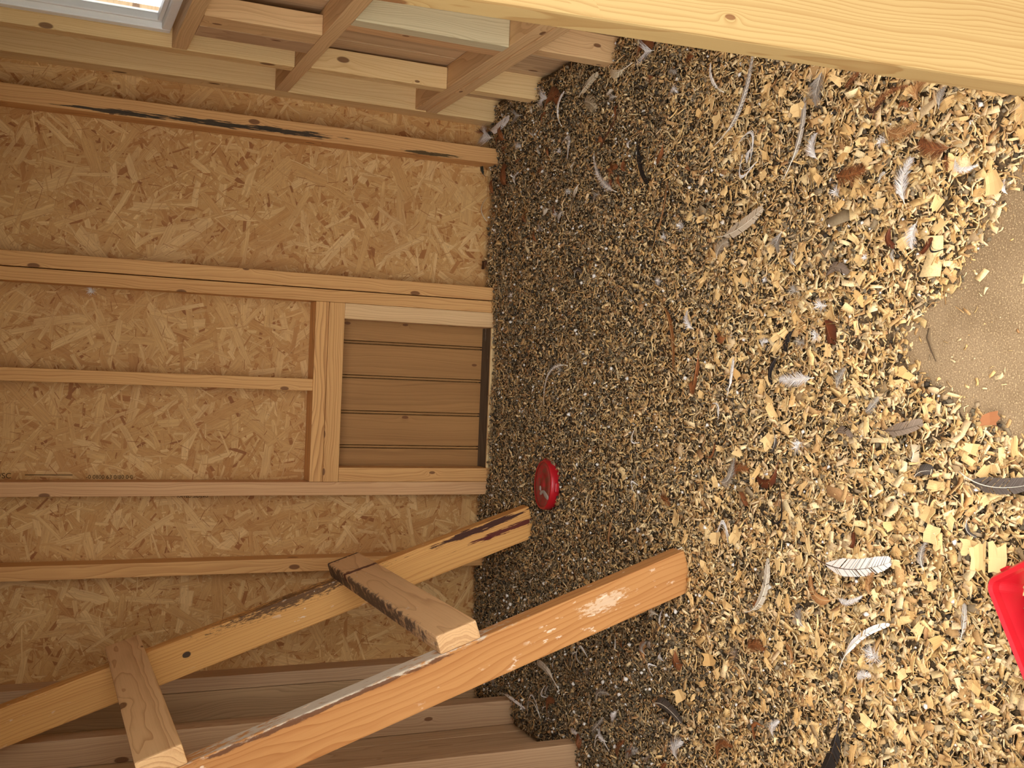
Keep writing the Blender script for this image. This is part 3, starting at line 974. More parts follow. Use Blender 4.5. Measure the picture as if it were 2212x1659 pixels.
FEATHERS = [
('quill', 'barred', 0.454, 1.69, 0.597, 1.579, 0.0134, -0.22, 0.01, 'long pale grey quill feather with speckled edge, arching below the timber post'),
('quill', 'white', 0.55, 1.669, 0.616, 1.716, 0.0077, 0.12, 0.006, 'short thin white feather crossing the long speckled quill feather'),
('quill', 'grey', 0.362, 1.486, 0.49, 1.438, 0.0131, -0.16, 0.008, 'long slim grey quill feather standing clear in the upper litter'),
('plume', 'grey', 0.524, 1.397, 0.475, 1.415, 0.0284, 0.1, 0.008, 'fluffy grey plume right under the edge of the timber post'),
('plume', 'brown', 0.485, 1.347, 0.503, 1.313, 0.0115, -0.2, 0.006, 'brown feather half tucked under the timber post'),
('plume', 'brown', 0.419, 1.277, 0.452, 1.206, 0.0102, 0.15, 0.008, 'long thin brown feather slanting toward the timber post'),
('crescent', 'darkbrown', 0.452, 1.29, 0.445, 1.246, 0.0062, -0.45, 0.005, 'dark brown crescent feather beside the long thin brown one'),
('plume', 'tan', 0.424, 1.184, 0.453, 1.176, 0.0224, 0.1, 0.008, 'tan and white fluffy feather touching the timber post'),
('plume', 'grey', 0.406, 1.145, 0.434, 1.137, 0.0129, -0.1, 0.006, 'pale grey feather fluff near the wide end of the post'),
('plume', 'tan', 0.402, 1.25, 0.394, 1.187, 0.0175, -0.2, 0.006, 'tan feather with a pale shaft lying on broad shavings'),
('plume', 'brown', 0.348, 1.117, 0.367, 1.177, 0.022, 0.12, 0.007, 'wide spread brown feather with dark barbs near the bare patch'),
('plume', 'brown', 0.34, 1.13, 0.317, 1.126, 0.0089, 0.2, 0.006, 'narrow brown feather hanging below the wide spread brown one'),
('plume', 'white', 0.334, 1.115, 0.317, 1.076, 0.0081, -0.3, 0.008, 'curved white feather tip next to the wide spread brown one'),
('plume', 'white', 0.282, 1.206, 0.347, 1.196, 0.02, 0.06, 0.009, 'large fluffy white feather standing out above the bare floor patch'),
('plume', 'rust', 0.348, 1.354, 0.346, 1.289, 0.0243, -0.1, 0.006, 'rust-coloured loose feather beside a white down tuft'),
('down', 'white', 0.314, 1.347, 0.326, 1.343, 0.0174, 0, 0.008, 'bright white down tuft below the rust-coloured loose feather'),
('quill', 'greige', 0.285, 1.677, 0.319, 1.536, 0.0223, -0.1, 0.009, 'broad smooth greige wing feather in the middle of the litter'),
('plume', 'greige', 0.244, 1.668, 0.273, 1.636, 0.0219, 0.1, 0.005, 'dull greige feather half buried beside the broad wing feather'),
('plume', 'grey', 0.273, 1.478, 0.246, 1.493, 0.0234, 0.1, 0.006, 'wispy grey feather between the broad wing feather and the bare patch'),
('plume', 'white', 0.254, 1.179, 0.218, 1.191, 0.0172, 0.1, 0.009, 'white fluffy feather lying over a chestnut one near the bare patch'),
('crescent', 'chestnut', 0.253, 1.225, 0.22, 1.219, 0.0115, -0.25, 0.006, 'chestnut feather to the side of the white fluffy one by the bare patch'),
('crescent', 'chestnut', 0.21, 1.183, 0.229, 1.156, 0.0098, -0.25, 0.007, 'chestnut feather with black tip under the white fluffy one'),
('strand', 'black', 0.229, 1.161, 0.212, 1.137, 0.0032, -0.3, 0.008, 'thin black feather tip curling at the edge of the bare patch'),
('plume', 'white', 0.277, 1.051, 0.297, 1.057, 0.0073, 0.05, 0.006, 'small white feather at the corner of the bare floor patch'),
('quill', 'grey', 0.32, 1.261, 0.334, 1.249, 0.0062, 0.1, 0.005, 'small slate grey feather left of the large fluffy white one'),
('plume', 'white', 0.38, 1.4, 0.423, 1.409, 0.0179, 0.15, 0.007, 'pale pinkish fluffy feather beside the long slim grey quill'),
('strand', 'white', 0.447, 1.619, 0.406, 1.581, 0.0082, 0.5, 0.008, 'loose white curl of feather strands near the long speckled quill'),
('strand', 'white', 0.404, 1.562, 0.424, 1.604, 0.0082, 0.5, 0.008, 'thin white curled feather wisp lying in the litter'),
('crescent', 'greybrown', 0.185, 1.371, 0.19, 1.318, 0.0137, 0.25, 0.007, 'short grey-brown feather with combed barbs in the centre of the litter'),
('down', 'white', 0.143, 1.36, 0.148, 1.38, 0.0191, 0.1, 0.009, 'glossy white curled down tuft above the chestnut and white cluster'),
('crescent', 'chestnut', 0.122, 1.365, 0.083, 1.345, 0.0218, 0.15, 0.008, 'chestnut feather in the cluster with the white shell-like flake'),
('down', 'white', 0.099, 1.378, 0.088, 1.371, 0.0162, 0, 0.008, 'white down tuft in the chestnut feather cluster'),
('down', 'grey', 0.084, 1.41, 0.088, 1.424, 0.0165, 0, 0.006, 'small tuft of pale down caught in the wood shavings'),
('crescent', 'black', 0.108, 1.445, 0.072, 1.465, 0.0123, -0.12, 0.005, 'black feather lying against the chestnut feather cluster'),
('crescent', 'black', 0.064, 1.477, 0.016, 1.495, 0.0101, -0.18, 0.006, 'narrow black feather curving away below the chestnut cluster'),
('quill', 'white', -0.007, 1.62, 0.063, 1.604, 0.0083, -0.14, 0.008, 'slim white quill with two dark notches in the open litter'),
('strand', 'white', -0.049, 1.643, -0.021, 1.662, 0.0051, -0.35, 0.006, 'thin white crescent feather below the slim notched quill'),
('plume', 'white', 0.029, 1.383, 0.026, 1.47, 0.0181, 0.03, 0.007, 'fluffy feather with a bright white shaft pointing at the bare patch'),
('plume', 'grey', 0.014, 1.337, 0.045, 1.322, 0.0129, -0.12, 0.007, 'soft grey feather near the tip of the bare floor patch'),
('plume', 'grey', -0.02, 1.272, 0.002, 1.246, 0.0124, -0.2, 0.006, 'soft grey curled feather just below the bare floor patch'),
('quill', 'greybrown', -0.044, 1.24, -0.032, 1.152, 0.0173, -0.08, 0.01, 'large grey-brown wing feather below the bare floor patch'),
('crescent', 'greybrown', -0.058, 1.331, -0.061, 1.291, 0.0107, 0.2, 0.005, 'grey-brown feather half hidden beside the large wing feather'),
('plume', 'grey', 0.212, 1.443, 0.238, 1.452, 0.0084, 0.1, 0.005, 'narrow pale grey feather above the short combed grey-brown one'),
('plume', 'white', 0.117, 1.737, 0.153, 1.763, 0.0141, 0.12, 0.007, 'pale fluffy feather beside the long bronze quill'),
('down', 'grey', 0.168, 1.432, 0.184, 1.446, 0.0198, 0.1, 0.006, 'small tuft of pale down caught in the wood shavings'),
('plume', 'grey', 0.2, 1.219, 0.218, 1.222, 0.0067, 0, 0.005, 'small tuft of pale down caught in the wood shavings'),
('quill', 'bronze', 0.188, 1.87, 0.039, 1.801, 0.011, 0.2, 0.01, 'long bent bronze-brown quill feather in the darker litter'),
('quill', 'whitebar', -0.253, 1.379, -0.235, 1.204, 0.0253, -0.09, 0.009, 'white feather with dark bars and a dark central shaft'),
('crescent', 'tan', -0.31, 1.318, -0.286, 1.378, 0.0138, 0.28, 0.008, 'tan curved feather with dark edge below the barred white feather'),
('quill', 'pale', -0.379, 1.546, -0.275, 1.482, 0.0174, -0.26, 0.009, 'curved translucent pale feather with bright shaft near the ladder foot'),
('plume', 'white', -0.307, 1.311, -0.293, 1.256, 0.007, -0.15, 0.006, 'small white feather below the barred white feather'),
('quill', 'white', -0.416, 1.3, -0.324, 1.198, 0.0103, 0.09, 0.009, 'straight white quill feather slanting beside a grey down tuft'),
('down', 'white', -0.376, 1.217, -0.366, 1.225, 0.0284, 0, 0.01, 'large soft white down tuft beside the straight white quill'),
('plume', 'grey', -0.37, 1.386, -0.345, 1.401, 0.0193, 0.1, 0.006, 'wispy grey feather fluff in the lower litter'),
('crescent', 'tan', -0.441, 1.419, -0.406, 1.429, 0.0106, -0.4, 0.007, 'tan crescent feather in the lower litter'),
('plume', 'rust', -0.441, 1.536, -0.431, 1.489, 0.0174, 0.2, 0.006, 'rust-brown ruffled feather in the lower litter beside grey fluff'),
('down', 'greybrown', -0.463, 1.567, -0.441, 1.561, 0.0275, 0, 0.006, 'grey-brown fluff beside the rust-brown ruffled feather'),
('quill', 'black', -0.481, 1.296, -0.586, 1.333, 0.0228, 0.12, 0.009, 'large glossy black feather at the lower edge of the litter'),
('quill', 'grey', -0.318, 1.07, -0.266, 1.064, 0.0092, -0.14, 0.008, 'slim grey feather close to the red plastic tray'),
('plume', 'white', -0.421, 1.259, -0.406, 1.233, 0.0103, 0.15, 0.006, 'small white feather below the large soft down tuft'),
('plume', 'white', -0.566, 1.452, -0.535, 1.442, 0.0122, 0.1, 0.007, 'white feather with splayed base in the lower litter'),
('crescent', 'rust', -0.556, 1.475, -0.584, 1.499, 0.0078, -0.45, 0.006, 'small rust-brown body feather curled among the wood shavings'),
('crescent', 'chestnut', -0.226, 1.294, -0.203, 1.281, 0.0105, -0.4, 0.007, 'round chestnut feather just above the barred white feather'),
('strand', 'black', -0.308, 1.238, -0.288, 1.235, 0.0041, 0.05, 0.006, 'small dark brown curled feather sunk in the litter'),
('plume', 'tan', -0.292, 1.237, -0.255, 1.235, 0.0123, 0.1, 0.006, 'tan fluff under the tip of the barred white feather'),
('plume', 'rust', -0.652, 1.602, -0.616, 1.56, 0.0147, 0.3, 0.006, 'small rust-brown body feather curled among the wood shavings'),
('strand', 'white', -0.253, 1.632, -0.258, 1.597, 0.0075, 0.5, 0.007, 'thin white curled feather wisp lying in the litter'),
('plume', 'grey', -0.236, 1.139, -0.195, 1.136, 0.0103, 0.1, 0.006, 'thin grey feather between the barred feather and the tray'),
('quill', 'dark', -0.094, 1.092, -0.099, 0.973, 0.0204, -0.1, 0.01, 'big dark grey wing feather with white shaft above the tray'),
('crescent', 'dark', -0.109, 1.163, -0.097, 1.129, 0.0142, 0.1, 0.005, 'dark grey feather tip poking out of pale shavings'),
('crescent', 'cream', -0.089, 1.166, -0.063, 1.155, 0.0195, -0.2, 0.012, 'upright cream and brown curled feather below the large wing feather'),
('crescent', 'dark', -0.156, 1.067, -0.177, 1.05, 0.0061, -0.2, 0.006, 'thin dark curved feather among the broad pale shavings'),
('crescent', 'chestnut', -0.112, 1.469, -0.142, 1.527, 0.0141, 0.35, 0.007, 'dark chestnut curled feather beside the black half ring'),
('strand', 'black', -0.2, 1.51, -0.149, 1.464, 0.0055, -0.5, 0.009, 'black curled feather forming a half ring'),
('crescent', 'rust', -0.119, 1.685, -0.091, 1.657, 0.006, -0.4, 0.006, 'small rust-brown body feather curled among the wood shavings'),
('plume', 'rust', -0.149, 1.594, -0.133, 1.551, 0.0146, 0.2, 0.006, 'small rust-brown body feather curled among the wood shavings'),
('plume', 'grey', -0.161, 1.632, -0.116, 1.593, 0.0182, -0.35, 0.008, 'grey curved feather with transparent barbs beside rust fluff'),
('crescent', 'brown', -0.173, 1.578, -0.195, 1.553, 0.0121, 0.1, 0.006, 'small rust-brown body feather curled among the wood shavings'),
('strand', 'white', -0.253, 1.635, -0.266, 1.6, 0.0058, 0.5, 0.007, 'thin white curled feather wisp lying in the litter'),
('plume', 'white', -0.297, 1.747, -0.327, 1.845, 0.0072, 0.08, 0.006, 'thin white feather beside the near foot of the ladder'),
('plume', 'rust', -0.213, 1.836, -0.224, 1.802, 0.0164, 0.2, 0.005, 'small rust-brown body feather curled among the wood shavings'),
('plume', 'tan', -0.276, 2.018, -0.341, 2.029, 0.0089, 0.05, 0.008, 'long thin pale feather between the red dish and the ladder'),
('strand', 'white', -0.086, 1.94, -0.109, 1.916, 0.0048, -0.3, 0.006, 'thin white curled feather wisp lying in the litter'),
('strand', 'white', -0.212, 1.937, -0.197, 1.92, 0.0057, 0.5, 0.006, 'thin white curled feather wisp lying in the litter'),
('quill', 'cream', 0.689, 2.003, 0.7, 2.096, 0.016, 0.18, 0.014, 'cream quill feather with bright shaft leaning on the sole timber under the post'),
('plume', 'white', 0.694, 1.922, 0.7, 1.954, 0.0382, 0.1, 0.014, 'big pale fluffy feather in the shade under the timber post'),
('crescent', 'brown', 0.7, 1.989, 0.7, 1.929, 0.0251, 0.25, 0.01, 'brown feather in the shade under the timber post'),
('quill', 'cream', 0.669, 2.242, 0.7, 2.151, 0.0201, -0.05, 0.012, 'broad cream feather with blunt tip in the upper litter'),
('plume', 'cream', 0.654, 2.223, 0.626, 2.162, 0.0253, 0.1, 0.007, 'frayed cream feather base below the broad blunt cream feather'),
('quill', 'white', 0.618, 2.324, 0.7, 2.317, 0.011, 0.2, 0.01, 'white bowed feather next to the broad blunt cream feather'),
('plume', 'white', 0.7, 2.397, 0.7, 2.434, 0.0343, -0.15, 0.01, 'pale fluffy feather at the foot of a light stud'),
('crescent', 'brown', 0.68, 2.42, 0.676, 2.339, 0.0316, 0.3, 0.008, 'brown curled feather at the foot of the light stud'),
('quill', 'white', 0.7, 2.763, 0.7, 2.624, 0.025, -0.12, 0.012, 'white feather leaning against the corner stud'),
('plume', 'white', 0.67, 2.739, 0.7, 2.795, 0.0436, 0.1, 0.016, 'white fluffy feather in the pile at the corner of the OSB wall'),
('plume', 'brown', 0.693, 2.795, 0.7, 2.795, 0.0446, 0.1, 0.018, 'brown fluffy feather in the pile at the corner of the OSB wall'),
('plume', 'grey', 0.695, 2.559, 0.7, 2.593, 0.0337, 0.1, 0.01, 'grey fluffy feather between corner stud and light stud'),
('crescent', 'rust', 0.643, 2.636, 0.7, 2.667, 0.0247, 0.2, 0.014, 'rust-brown feather standing in the corner pile'),
('quill', 'darkbrown', 0.609, 2.044, 0.533, 2.142, 0.0071, 0.06, 0.008, 'long thin dark brown feather in the upper litter'),
('strand', 'white', 0.582, 2.34, 0.538, 2.307, 0.0199, 0.5, 0.008, 'loose ring of white feather strands in the upper litter'),
('plume', 'white', 0.424, 2.058, 0.525, 2.171, 0.0164, 0.1, 0.008, 'long pale feather with white shaft in the upper litter'),
('crescent', 'black', 0.518, 1.973, 0.421, 1.927, 0.0134, -0.08, 0.006, 'long black feather lying in the upper litter'),
('crescent', 'brown', 0.527, 2.65, 0.582, 2.667, 0.0371, 0.2, 0.012, 'brown ruffled feather near the foot of the mouldy stud'),
('crescent', 'rust', 0.519, 2.75, 0.56, 2.767, 0.0204, 0.1, 0.01, 'small rust-brown body feather curled among the wood shavings'),
('down', 'white', 0.41, 2.347, 0.422, 2.359, 0.0179, 0, 0.006, 'small bright white tuft in the dark litter'),
('quill', 'bronze', 0.284, 1.9, 0.415, 1.85, 0.0074, -0.14, 0.01, 'long thin brown quill in the upper dark litter'),
('crescent', 'darkgreen', 0.573, 2.795, 0.622, 2.795, 0.0235, 0.1, 0.018, 'dark greenish feather propped against the OSB wall'),
('crescent', 'darkbrown', 0.341, 2.758, 0.333, 2.795, 0.0207, 0.2, 0.014, 'dark brown feather at the foot of the wall beside the double stud'),
('strand', 'cream', 0.45, 2.795, 0.517, 2.795, 0.0065, 0.05, 0.02, 'thin pale feather shaft standing along the foot of the wall'),
('plume', 'white', 0.523, 2.607, 0.554, 2.592, 0.0121, 0.1, 0.008, 'small tuft of pale down caught in the wood shavings'),
('plume', 'white', 0.048, 2.259, -0.049, 2.38, 0.0088, -0.25, 0.008, 'curved white feather in front of the small hatch'),
('down', 'grey', 0.035, 2.299, 0.041, 2.288, 0.0197, 0, 0.005, 'small tuft of pale down caught in the wood shavings'),
('quill', 'pale', -0.703, 2.229, -0.668, 2.355, 0.0175, -0.14, 0.01, 'pale smooth feather in the dark corner under the ladder'),
('quill', 'greybrown', -0.79, 2.577, -0.755, 2.596, 0.0266, 0, 0.014, 'upright grey feather by the left wall stud under the ladder'),
('plume', 'white', -0.79, 2.746, -0.79, 2.698, 0.0328, 0.1, 0.016, 'whitish fluff behind the ladder at the wall foot'),
('crescent', 'brown', -0.79, 2.119, -0.788, 2.114, 0.0308, 0.1, 0.016, 'brown feather leaning at the end of the left wall stud'),
('quill', 'white', -0.79, 2.531, -0.79, 2.389, 0.0081, 0.05, 0.012, 'thin pale feather shaft leaning over the left wall stud'),
('crescent', 'dark', -0.619, 1.83, -0.626, 1.727, 0.0196, 0.15, 0.009, 'dark grey feather with black shaft in the ladder corner'),
('plume', 'white', -0.749, 2.004, -0.728, 2.038, 0.0119, 0.1, 0.008, 'pale wispy feather curl lying in the open ladder corner'),
('plume', 'white', -0.779, 2.169, -0.78, 2.119, 0.0093, 0.2, 0.008, 'pale wispy feather curl lying in the open ladder corner'),
('crescent', 'brown', -0.776, 2.284, -0.734, 2.253, 0.0152, 0.3, 0.008, 'small dark brown curled feather sunk in the litter'),
('plume', 'grey', -0.746, 2.07, -0.701, 2.02, 0.012, -0.1, 0.008, 'pale wispy feather curl lying in the open ladder corner'),
('strand', 'white', -0.711, 2.305, -0.734, 2.288, 0.0099, -0.45, 0.008, 'thin white curled feather wisp lying in the litter'),
('plume', 'grey', -0.679, 2.059, -0.649, 2.004, 0.0119, 0.2, 0.007, 'pale wispy feather curl lying in the open ladder corner'),
('plume', 'white', -0.668, 1.963, -0.696, 1.992, 0.0136, 0.1, 0.007, 'pale wispy feather curl lying in the open ladder corner'),
('strand', 'white', -0.585, 2.149, -0.595, 2.104, 0.0072, 0.2, 0.007, 'pale wispy feather curl lying in the open ladder corner'),
('crescent', 'tan', -0.542, 1.861, -0.511, 1.867, 0.0204, 0.25, 0.007, 'brown and white curled feather near the foot of the front ladder rail'),
('crescent', 'brown', -0.49, 1.749, -0.521, 1.731, 0.0228, -0.2, 0.008, 'brown curled feather just below the front ladder rail foot'),
('strand', 'white', -0.545, 1.829, -0.567, 1.841, 0.011, -0.5, 0.007, 'thin white curled feather wisp lying in the litter'),
('plume', 'white', -0.697, 1.734, -0.658, 1.724, 0.0227, 0.1, 0.009, 'fluffy white feather at the lower edge of the ladder corner'),
('plume', 'grey', -0.759, 1.921, -0.727, 1.883, 0.0169, 0.1, 0.008, 'pale wispy feather curl lying in the open ladder corner'),
('plume', 'brown', -0.771, 1.958, -0.726, 1.939, 0.0134, 0.1, 0.008, 'small dark brown curled feather sunk in the litter'),
('strand', 'white', -0.777, 2.059, -0.766, 1.994, 0.0059, 0.3, 0.008, 'pale wispy feather curl lying in the open ladder corner'),
('strand', 'white', -0.79, 2.31, -0.79, 2.385, 0.0067, -0.4, 0.008, 'pale wispy feather curl lying in the open ladder corner'),
('down', 'grey', -0.362, 1.825, -0.35, 1.809, 0.0127, 0, 0.005, 'small tuft of pale down caught in the wood shavings'),
('down', 'white', 0.23, 2.602, 0.239, 2.579, 0.0169, 0, 0.006, 'small tuft of pale down caught in the wood shavings'),
('down', 'white', 0.302, 1.854, 0.312, 1.858, 0.0148, 0, 0.006, 'small tuft of pale down caught in the wood shavings'),
('down', 'white', 0.219, 1.865, 0.213, 1.858, 0.0167, 0, 0.006, 'small tuft of pale down caught in the wood shavings'),
('down', 'white', 0.316, 1.791, 0.322, 1.798, 0.018, 0, 0.006, 'small tuft of pale down caught in the wood shavings'),
('plume', 'white', 0.433, 1.577, 0.409, 1.592, 0.0098, 0.2, 0.007, 'small tuft of pale down caught in the wood shavings'),
('down', 'white', 0.561, 2.346, 0.571, 2.339, 0.0178, 0, 0.006, 'small tuft of pale down caught in the wood shavings'),
('down', 'grey', 0.431, 2.138, 0.423, 2.159, 0.0187, 0, 0.006, 'small tuft of pale down caught in the wood shavings'),
('down', 'white', 0.198, 1.523, 0.191, 1.518, 0.0095, 0, 0.005, 'small tuft of pale down caught in the wood shavings'),
('crescent', 'rust', 0.099, 1.631, 0.109, 1.653, 0.0134, 0.3, 0.006, 'small rust-brown body feather curled among the wood shavings'),
('crescent', 'rust', 0.074, 1.718, -0.004, 1.736, 0.0122, 0.1, 0.006, 'small rust-brown body feather curled among the wood shavings'),
('crescent', 'rust', 0.013, 1.75, -0.003, 1.736, 0.0176, 0.3, 0.006, 'small rust-brown body feather curled among the wood shavings'),
('crescent', 'rust', 0.455, 2.097, 0.477, 2.058, 0.0121, 0.2, 0.006, 'small rust-brown body feather curled among the wood shavings'),
('crescent', 'rust', 0.493, 1.871, 0.46, 1.895, 0.0131, 0.2, 0.006, 'small rust-brown body feather curled among the wood shavings'),
('crescent', 'dark', 0.253, 2.246, 0.26, 2.208, 0.0107, 0.3, 0.005, 'small dark brown curled feather sunk in the litter'),
('crescent', 'rust', 0.361, 2.458, 0.386, 2.474, 0.0116, 0.2, 0.006, 'small rust-brown body feather curled among the wood shavings'),
('down', 'white', 0.209, 1.277, 0.214, 1.271, 0.0083, 0, 0.005, 'small tuft of pale down caught in the wood shavings'),
('plume', 'white', 0.08, 1.526, 0.092, 1.516, 0.0111, 0.1, 0.006, 'small tuft of pale down caught in the wood shavings'),
('crescent', 'dark', -0.068, 1.481, -0.096, 1.489, 0.0078, 0.3, 0.006, 'small dark brown curled feather sunk in the litter'),
('down', 'white', -0.076, 1.415, -0.089, 1.422, 0.0211, 0.1, 0.008, 'white tuft with loose barbs in the litter above the chestnut curl'),
('plume', 'rust', -0.345, 1.508, -0.364, 1.523, 0.0095, 0.2, 0.006, 'small rust-brown body feather curled among the wood shavings'),
('crescent', 'rust', 0.421, 1.226, 0.422, 1.205, 0.0081, 0.3, 0.006, 'small rust-brown body feather curled among the wood shavings'),
('down', 'white', 0.386, 1.252, 0.374, 1.259, 0.0151, 0.1, 0.007, 'pale pink-white wisp beside the tan feather under the post'),
]

# ------------------------------------------------------------------ feathers, one by one
FCOL = {'white': ((236, 230, 222), (214, 204, 194)), 'grey': ((176, 164, 148), (146, 134, 120)), 'greige': ((196, 176, 148), (170, 150, 124)),
        'greybrown': ((138, 118, 98), (108, 90, 74)), 'brown': ((140, 84, 46), (104, 60, 34)), 'darkbrown': ((84, 52, 32), (58, 38, 26)),
        'rust': ((150, 92, 50), (114, 68, 38)), 'chestnut': ((112, 56, 28), (78, 40, 22)), 'tan': ((190, 140, 88), (150, 100, 58)),
        'black': ((40, 34, 30), (28, 24, 22)), 'dark': ((92, 80, 70), (66, 58, 50)), 'cream': ((218, 200, 164), (194, 172, 136)),
        'pale': ((206, 192, 168), (180, 164, 140)), 'bronze': ((128, 80, 42), (98, 62, 34)), 'barred': ((198, 188, 174), (150, 138, 122)),
        'whitebar': ((238, 228, 214), (224, 208, 190)), 'darkgreen': ((52, 52, 40), (36, 38, 30))}
SHAFT = {'black': (60, 50, 44), 'whitebar': (86, 62, 46), 'brown': (150, 104, 66), 'chestnut': (120, 74, 42), 'rust': (170, 110, 62),
         'darkbrown': (96, 66, 44), 'bronze': (176, 136, 84), 'tan': (206, 168, 118), 'darkgreen': (60, 56, 46), 'greybrown': (96, 80, 66)}


def feather(kind, colk, bx, by, tx, ty, width, bulge, lift, seed, ground=True):
    """(shaft mesh, vane mesh) with the base at the origin; the shaft bows sideways by `bulge` and up by `lift`"""
    r = random.Random(seed)
    c0, c1 = (np.array(lin(c)[:3]) for c in FCOL[colk])
    base = Vector((0, 0, 0))
    tip = Vector((tx - bx, ty - by, 0))
    Lg = max(tip.length, 0.008)
    side0 = Vector((-tip.y, tip.x, 0)).normalized() if tip.length > 1e-6 else Vector((0, 1, 0))
    ctrl = tip * 0.5 + side0 * bulge * Lg * 2.0

    def path(t):
        p = ctrl * (2 * t * (1 - t)) + tip * (t * t)
        p.z = lift * 4 * t * (1 - t) * 0.8 + lift * 0.25
        return p

    NS = 14
    pts = [path(i / NS) for i in range(NS + 1)]
    r0 = min(0.0011, 0.010 * Lg + 0.0003)
    if kind == 'down': r0 *= 0.5
    rad = [r0 * (1 - 0.85 * i / NS) for i in range(NS + 1)]
    shaft = tube('shaft', pts, rad, 5)
    V, Fq, T = [], [], []

    def quad(a, b, c, d, col, col2=None):
        i = len(V)
        V.extend((a, b, c, d))
        Fq.append((i, i + 1, i + 2, i + 3))
        col2 = col if col2 is None else col2
        T.extend((col, col, col2, col2))

    def strip(p0, dirv, ln, w, curl, col, nseg=3):
        """one free barb: a thin bent ribbon"""
        d = dirv.normalized()
        up = Vector((0, 0, 1))
        p = p0.copy()
        for k in range(nseg):
            d2 = (d + curl * (0.9 / nseg)).normalized()
            q = p + d * (ln / nseg)
            wv = d.cross(up).normalized() * w * (1 - k / nseg)
            wq = d2.cross(up).normalized() * w * (1 - (k + 1) / nseg + 0.08)
            quad(p - wv, p + wv, q + wq, q - wq, col)
            p, d = q, d2

    if kind in ('quill', 'crescent'):
        n = max(16, int(Lg / 0.0016))
        t0 = 0.22 if kind == 'quill' else 0.10
        for sgn in (-1, 1):
            wside = width * (0.62 if sgn > 0 else 0.42)
            split = set(r.sample(range(n), max(1, n // 12)))
            prev = None
            for i in range(n + 1):
                t = t0 + (1 - t0) * i / n
                p = path(min(t, 1.0))
                tg = (path(min(t + 0.02, 1.02)) - path(t - 0.02)).normalized()
                sd = Vector((-tg.y, tg.x, 0)).normalized() * sgn
                f = (i / n)
                prof = (min(1.0, f / 0.18) ** 0.6) * (max(0.0, 1 - f ** 5) ** 0.5)
                w = wside * prof * r.uniform(0.93, 1.05)
                e = p + sd * w * 0.86 + tg * w * 0.75
                e.z = p.z - 0.18 * w + r.uniform(-0.0004, 0.0004)
                bar = 1.0
                if colk == 'whitebar' and (i % 9) == 0 and f > 0.25 and r.random() < 0.8: bar = 0.22
                if colk == 'barred' and (i % 5) < 2: bar = 0.55
                col = (c0 * (1 - 0.4 * f) + c1 * 0.4 * f) * r.uniform(0.9, 1.06) * bar
                ce = (c1 if kind == 'crescent' else c0) * r.uniform(0.85, 1.05) * bar
                if prev is not None and i not in split:
                    quad(prev[0], p, e, prev[1], col, ce)
                prev = (p, e)
        for k in range(10 if kind == 'quill' else 5):               # loose afterfeather at the base
            t = r.uniform(0.08, t0 + 0.06)
            p = path(t)
            a = r.choice((-1, 1)) * r.uniform(0.6, 1.5)
            d = Matrix.Rotation(a, 3, 'Z') @ (tip.normalized())
            strip(p, d + Vector((0, 0, r.uniform(0, 0.4))), width * r.uniform(0.5, 0.9), 0.0003, Vector((r.uniform(-.6, .6), r.uniform(-.6, .6), 0)), c0 * 1.05)
    elif kind == 'plume':
        n = max(30, min(80, int(Lg / 0.0007)))
        for sgn in (-1, 1):
            for i in range(n):
                f = (i + r.random() * 0.6) / n
                t = 0.08 + 0.92 * f
                p = path(min(t, 1))
                tg = (path(min(t + 0.02, 1.02)) - path(t - 0.02)).normalized()
                sd = Vector((-tg.y, tg.x, 0)).normalized() * sgn
                prof = (min(1.0, f / 0.15 + 0.35)) * (1 - 0.75 * f ** 3)
                ln = width * 0.85 * prof * r.uniform(0.75, 1.2)
                d = sd * r.uniform(0.6, 1.0) + tg * r.uniform(0.5, 1.0) + Vector((0, 0, r.uniform(-0.05, 0.30)))
                col = (c0 if r.random() < 0.6 else c1) * r.uniform(0.85, 1.08)
                strip(p, d, ln, 0.00052, tg * r.uniform(0.1, 0.9) + Vector((0, 0, -0.4)), col)
    elif kind == 'strand':
        n = 9
        for i in range(n):
            off = r.uniform(-0.5, 0.5) * width * 0.6
            pp = [path(k / 8) + side0 * (off * math.sin(math.pi * k / 8) + bulge * Lg * 0.5 * math.sin(math.pi * k / 8)) + Vector((0, 0, 0.001 * r.random())) for k in range(9)]
            for k in range(8):
                d = (pp[k + 1] - pp[k]).normalized()
                w = d.cross(Vector((0, 0, 1))).normalized() * 0.0005
                quad(pp[k] - w, pp[k] + w, pp[k + 1] + w, pp[k + 1] - w, c0 * r.uniform(0.85, 1.05))
    else:                                                            # down tuft
        for i in range(60):
            a = r.uniform(0, 6.283)
            el = r.uniform(0.05, 0.9)
            d = Vector((math.cos(a), math.sin(a), el)) + tip.normalized() * 0.4
            cu = Vector((-math.sin(a), math.cos(a), -0.8)) * r.uniform(-0.2, 1.0)
            strip(path(r.random() * 0.6), d, width * r.uniform(0.35, 0.75), 0.00045, cu, (c0 if r.random() < 0.7 else c1) * r.uniform(0.9, 1.08), 4)
    vane = np_mesh('barbs', np.array([tuple(v) for v in V]), [np.array(Fq)], np.clip(np.array(T), 0, 1))
    return shaft, vane


SHM = {}


def shaft_mat(k):
    c = SHAFT.get(k, (232, 220, 196))
    if c not in SHM:
        SHM[c] = plain('feather_shaft', c, 0.4, 0.4, 0.1, 60)
    return SHM[c]


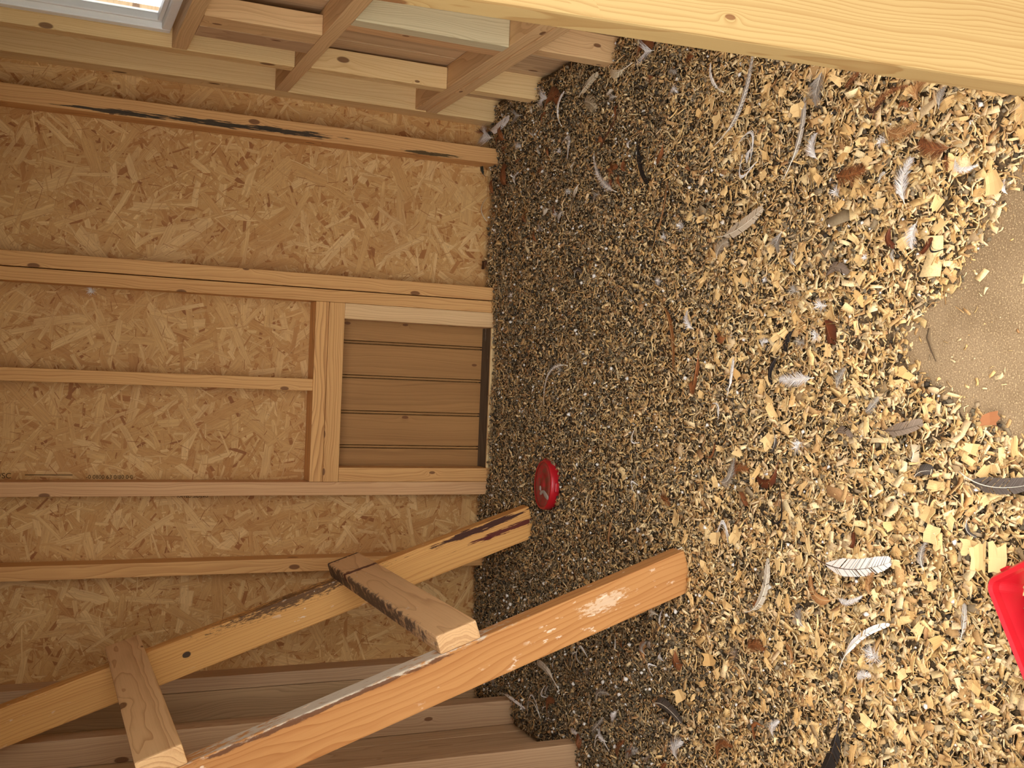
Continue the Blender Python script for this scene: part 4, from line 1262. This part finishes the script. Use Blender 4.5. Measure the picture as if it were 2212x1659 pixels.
PART = {'quill': 'vane', 'crescent': 'vane', 'plume': 'barbs', 'strand': 'strands', 'down': 'down_barbs'}
NAME = {'quill': 'quill_feather', 'crescent': 'curled_feather', 'plume': 'plume_feather', 'strand': 'feather_wisp', 'down': 'down_tuft'}
fr = random.Random(77)
for k in range(34):                                                  # drift of small feathers along the framed wall
    x, y, a, ln = fr.uniform(0.40, 0.69), fr.uniform(1.75, 2.72), fr.uniform(0, 6.28), fr.uniform(0.016, 0.036)
    FEATHERS.append((fr.choice(('plume', 'plume', 'crescent')), fr.choice(('brown', 'white', 'grey', 'rust', 'brown', 'pale')), x, y,
                     min(x + ln * math.cos(a), 0.70), min(y + ln * math.sin(a), 2.79), fr.uniform(0.008, 0.018), fr.uniform(-.25, .25), fr.uniform(0.005, 0.012),
                     'small ruffled feather in the drift along the framed side wall'))
for k in range(34):                                                  # and in the dark corner under the ladder
    x, y, a, ln = fr.uniform(-0.77, -0.44), fr.uniform(1.72, 2.55), fr.uniform(0, 6.28), fr.uniform(0.014, 0.034)
    FEATHERS.append((fr.choice(('plume', 'strand', 'crescent', 'plume')), fr.choice(('white', 'grey', 'pale', 'brown', 'greybrown')), x, y,
                     max(x + ln * math.cos(a), -0.78), y + ln * math.sin(a), fr.uniform(0.006, 0.015), fr.uniform(-.4, .4), fr.uniform(0.005, 0.010),
                     'small wispy feather strewn in the dark litter under the ladder'))
for k, (kind, ck, bx, by, tx, ty, w, bul, lift, lab) in enumerate(FEATHERS):
    zb = float(np.max(bed_z(np.linspace(bx, tx, 6), np.linspace(by, ty, 6))))
    root = empty(NAME[kind], (bx, by, max(zb, 0) + 0.0085))
    sm, vm = feather(kind, ck, bx, by, tx, ty, w * 1.2, bul, lift, 100 + k)
    link('shaft', sm, shaft_mat(ck), root)
    link(PART[kind], vm, M['feather'], root)
    tag(root, lab, 'feather', 'small feathers drifted along the side wall' if 'drift along' in lab else 'small feathers under the ladder' if 'under the ladder' in lab and 'strewn' in lab else 'loose feathers scattered on the litter')

root = empty('down_tuft', (0.181, YB - 0.004, 1.058))
sm, vm = feather('down', 'white', 0, 0, 0.004, 0.004, 0.022, 0, 0.004, 900)
link('shaft', sm, shaft_mat('white'), root)
link('down_barbs', vm, M['feather'], root)
root.rotation_euler = (math.radians(90), 0, 0)
tag(root, 'tiny tuft of white down stuck to the wall beside the double stud', 'feather')
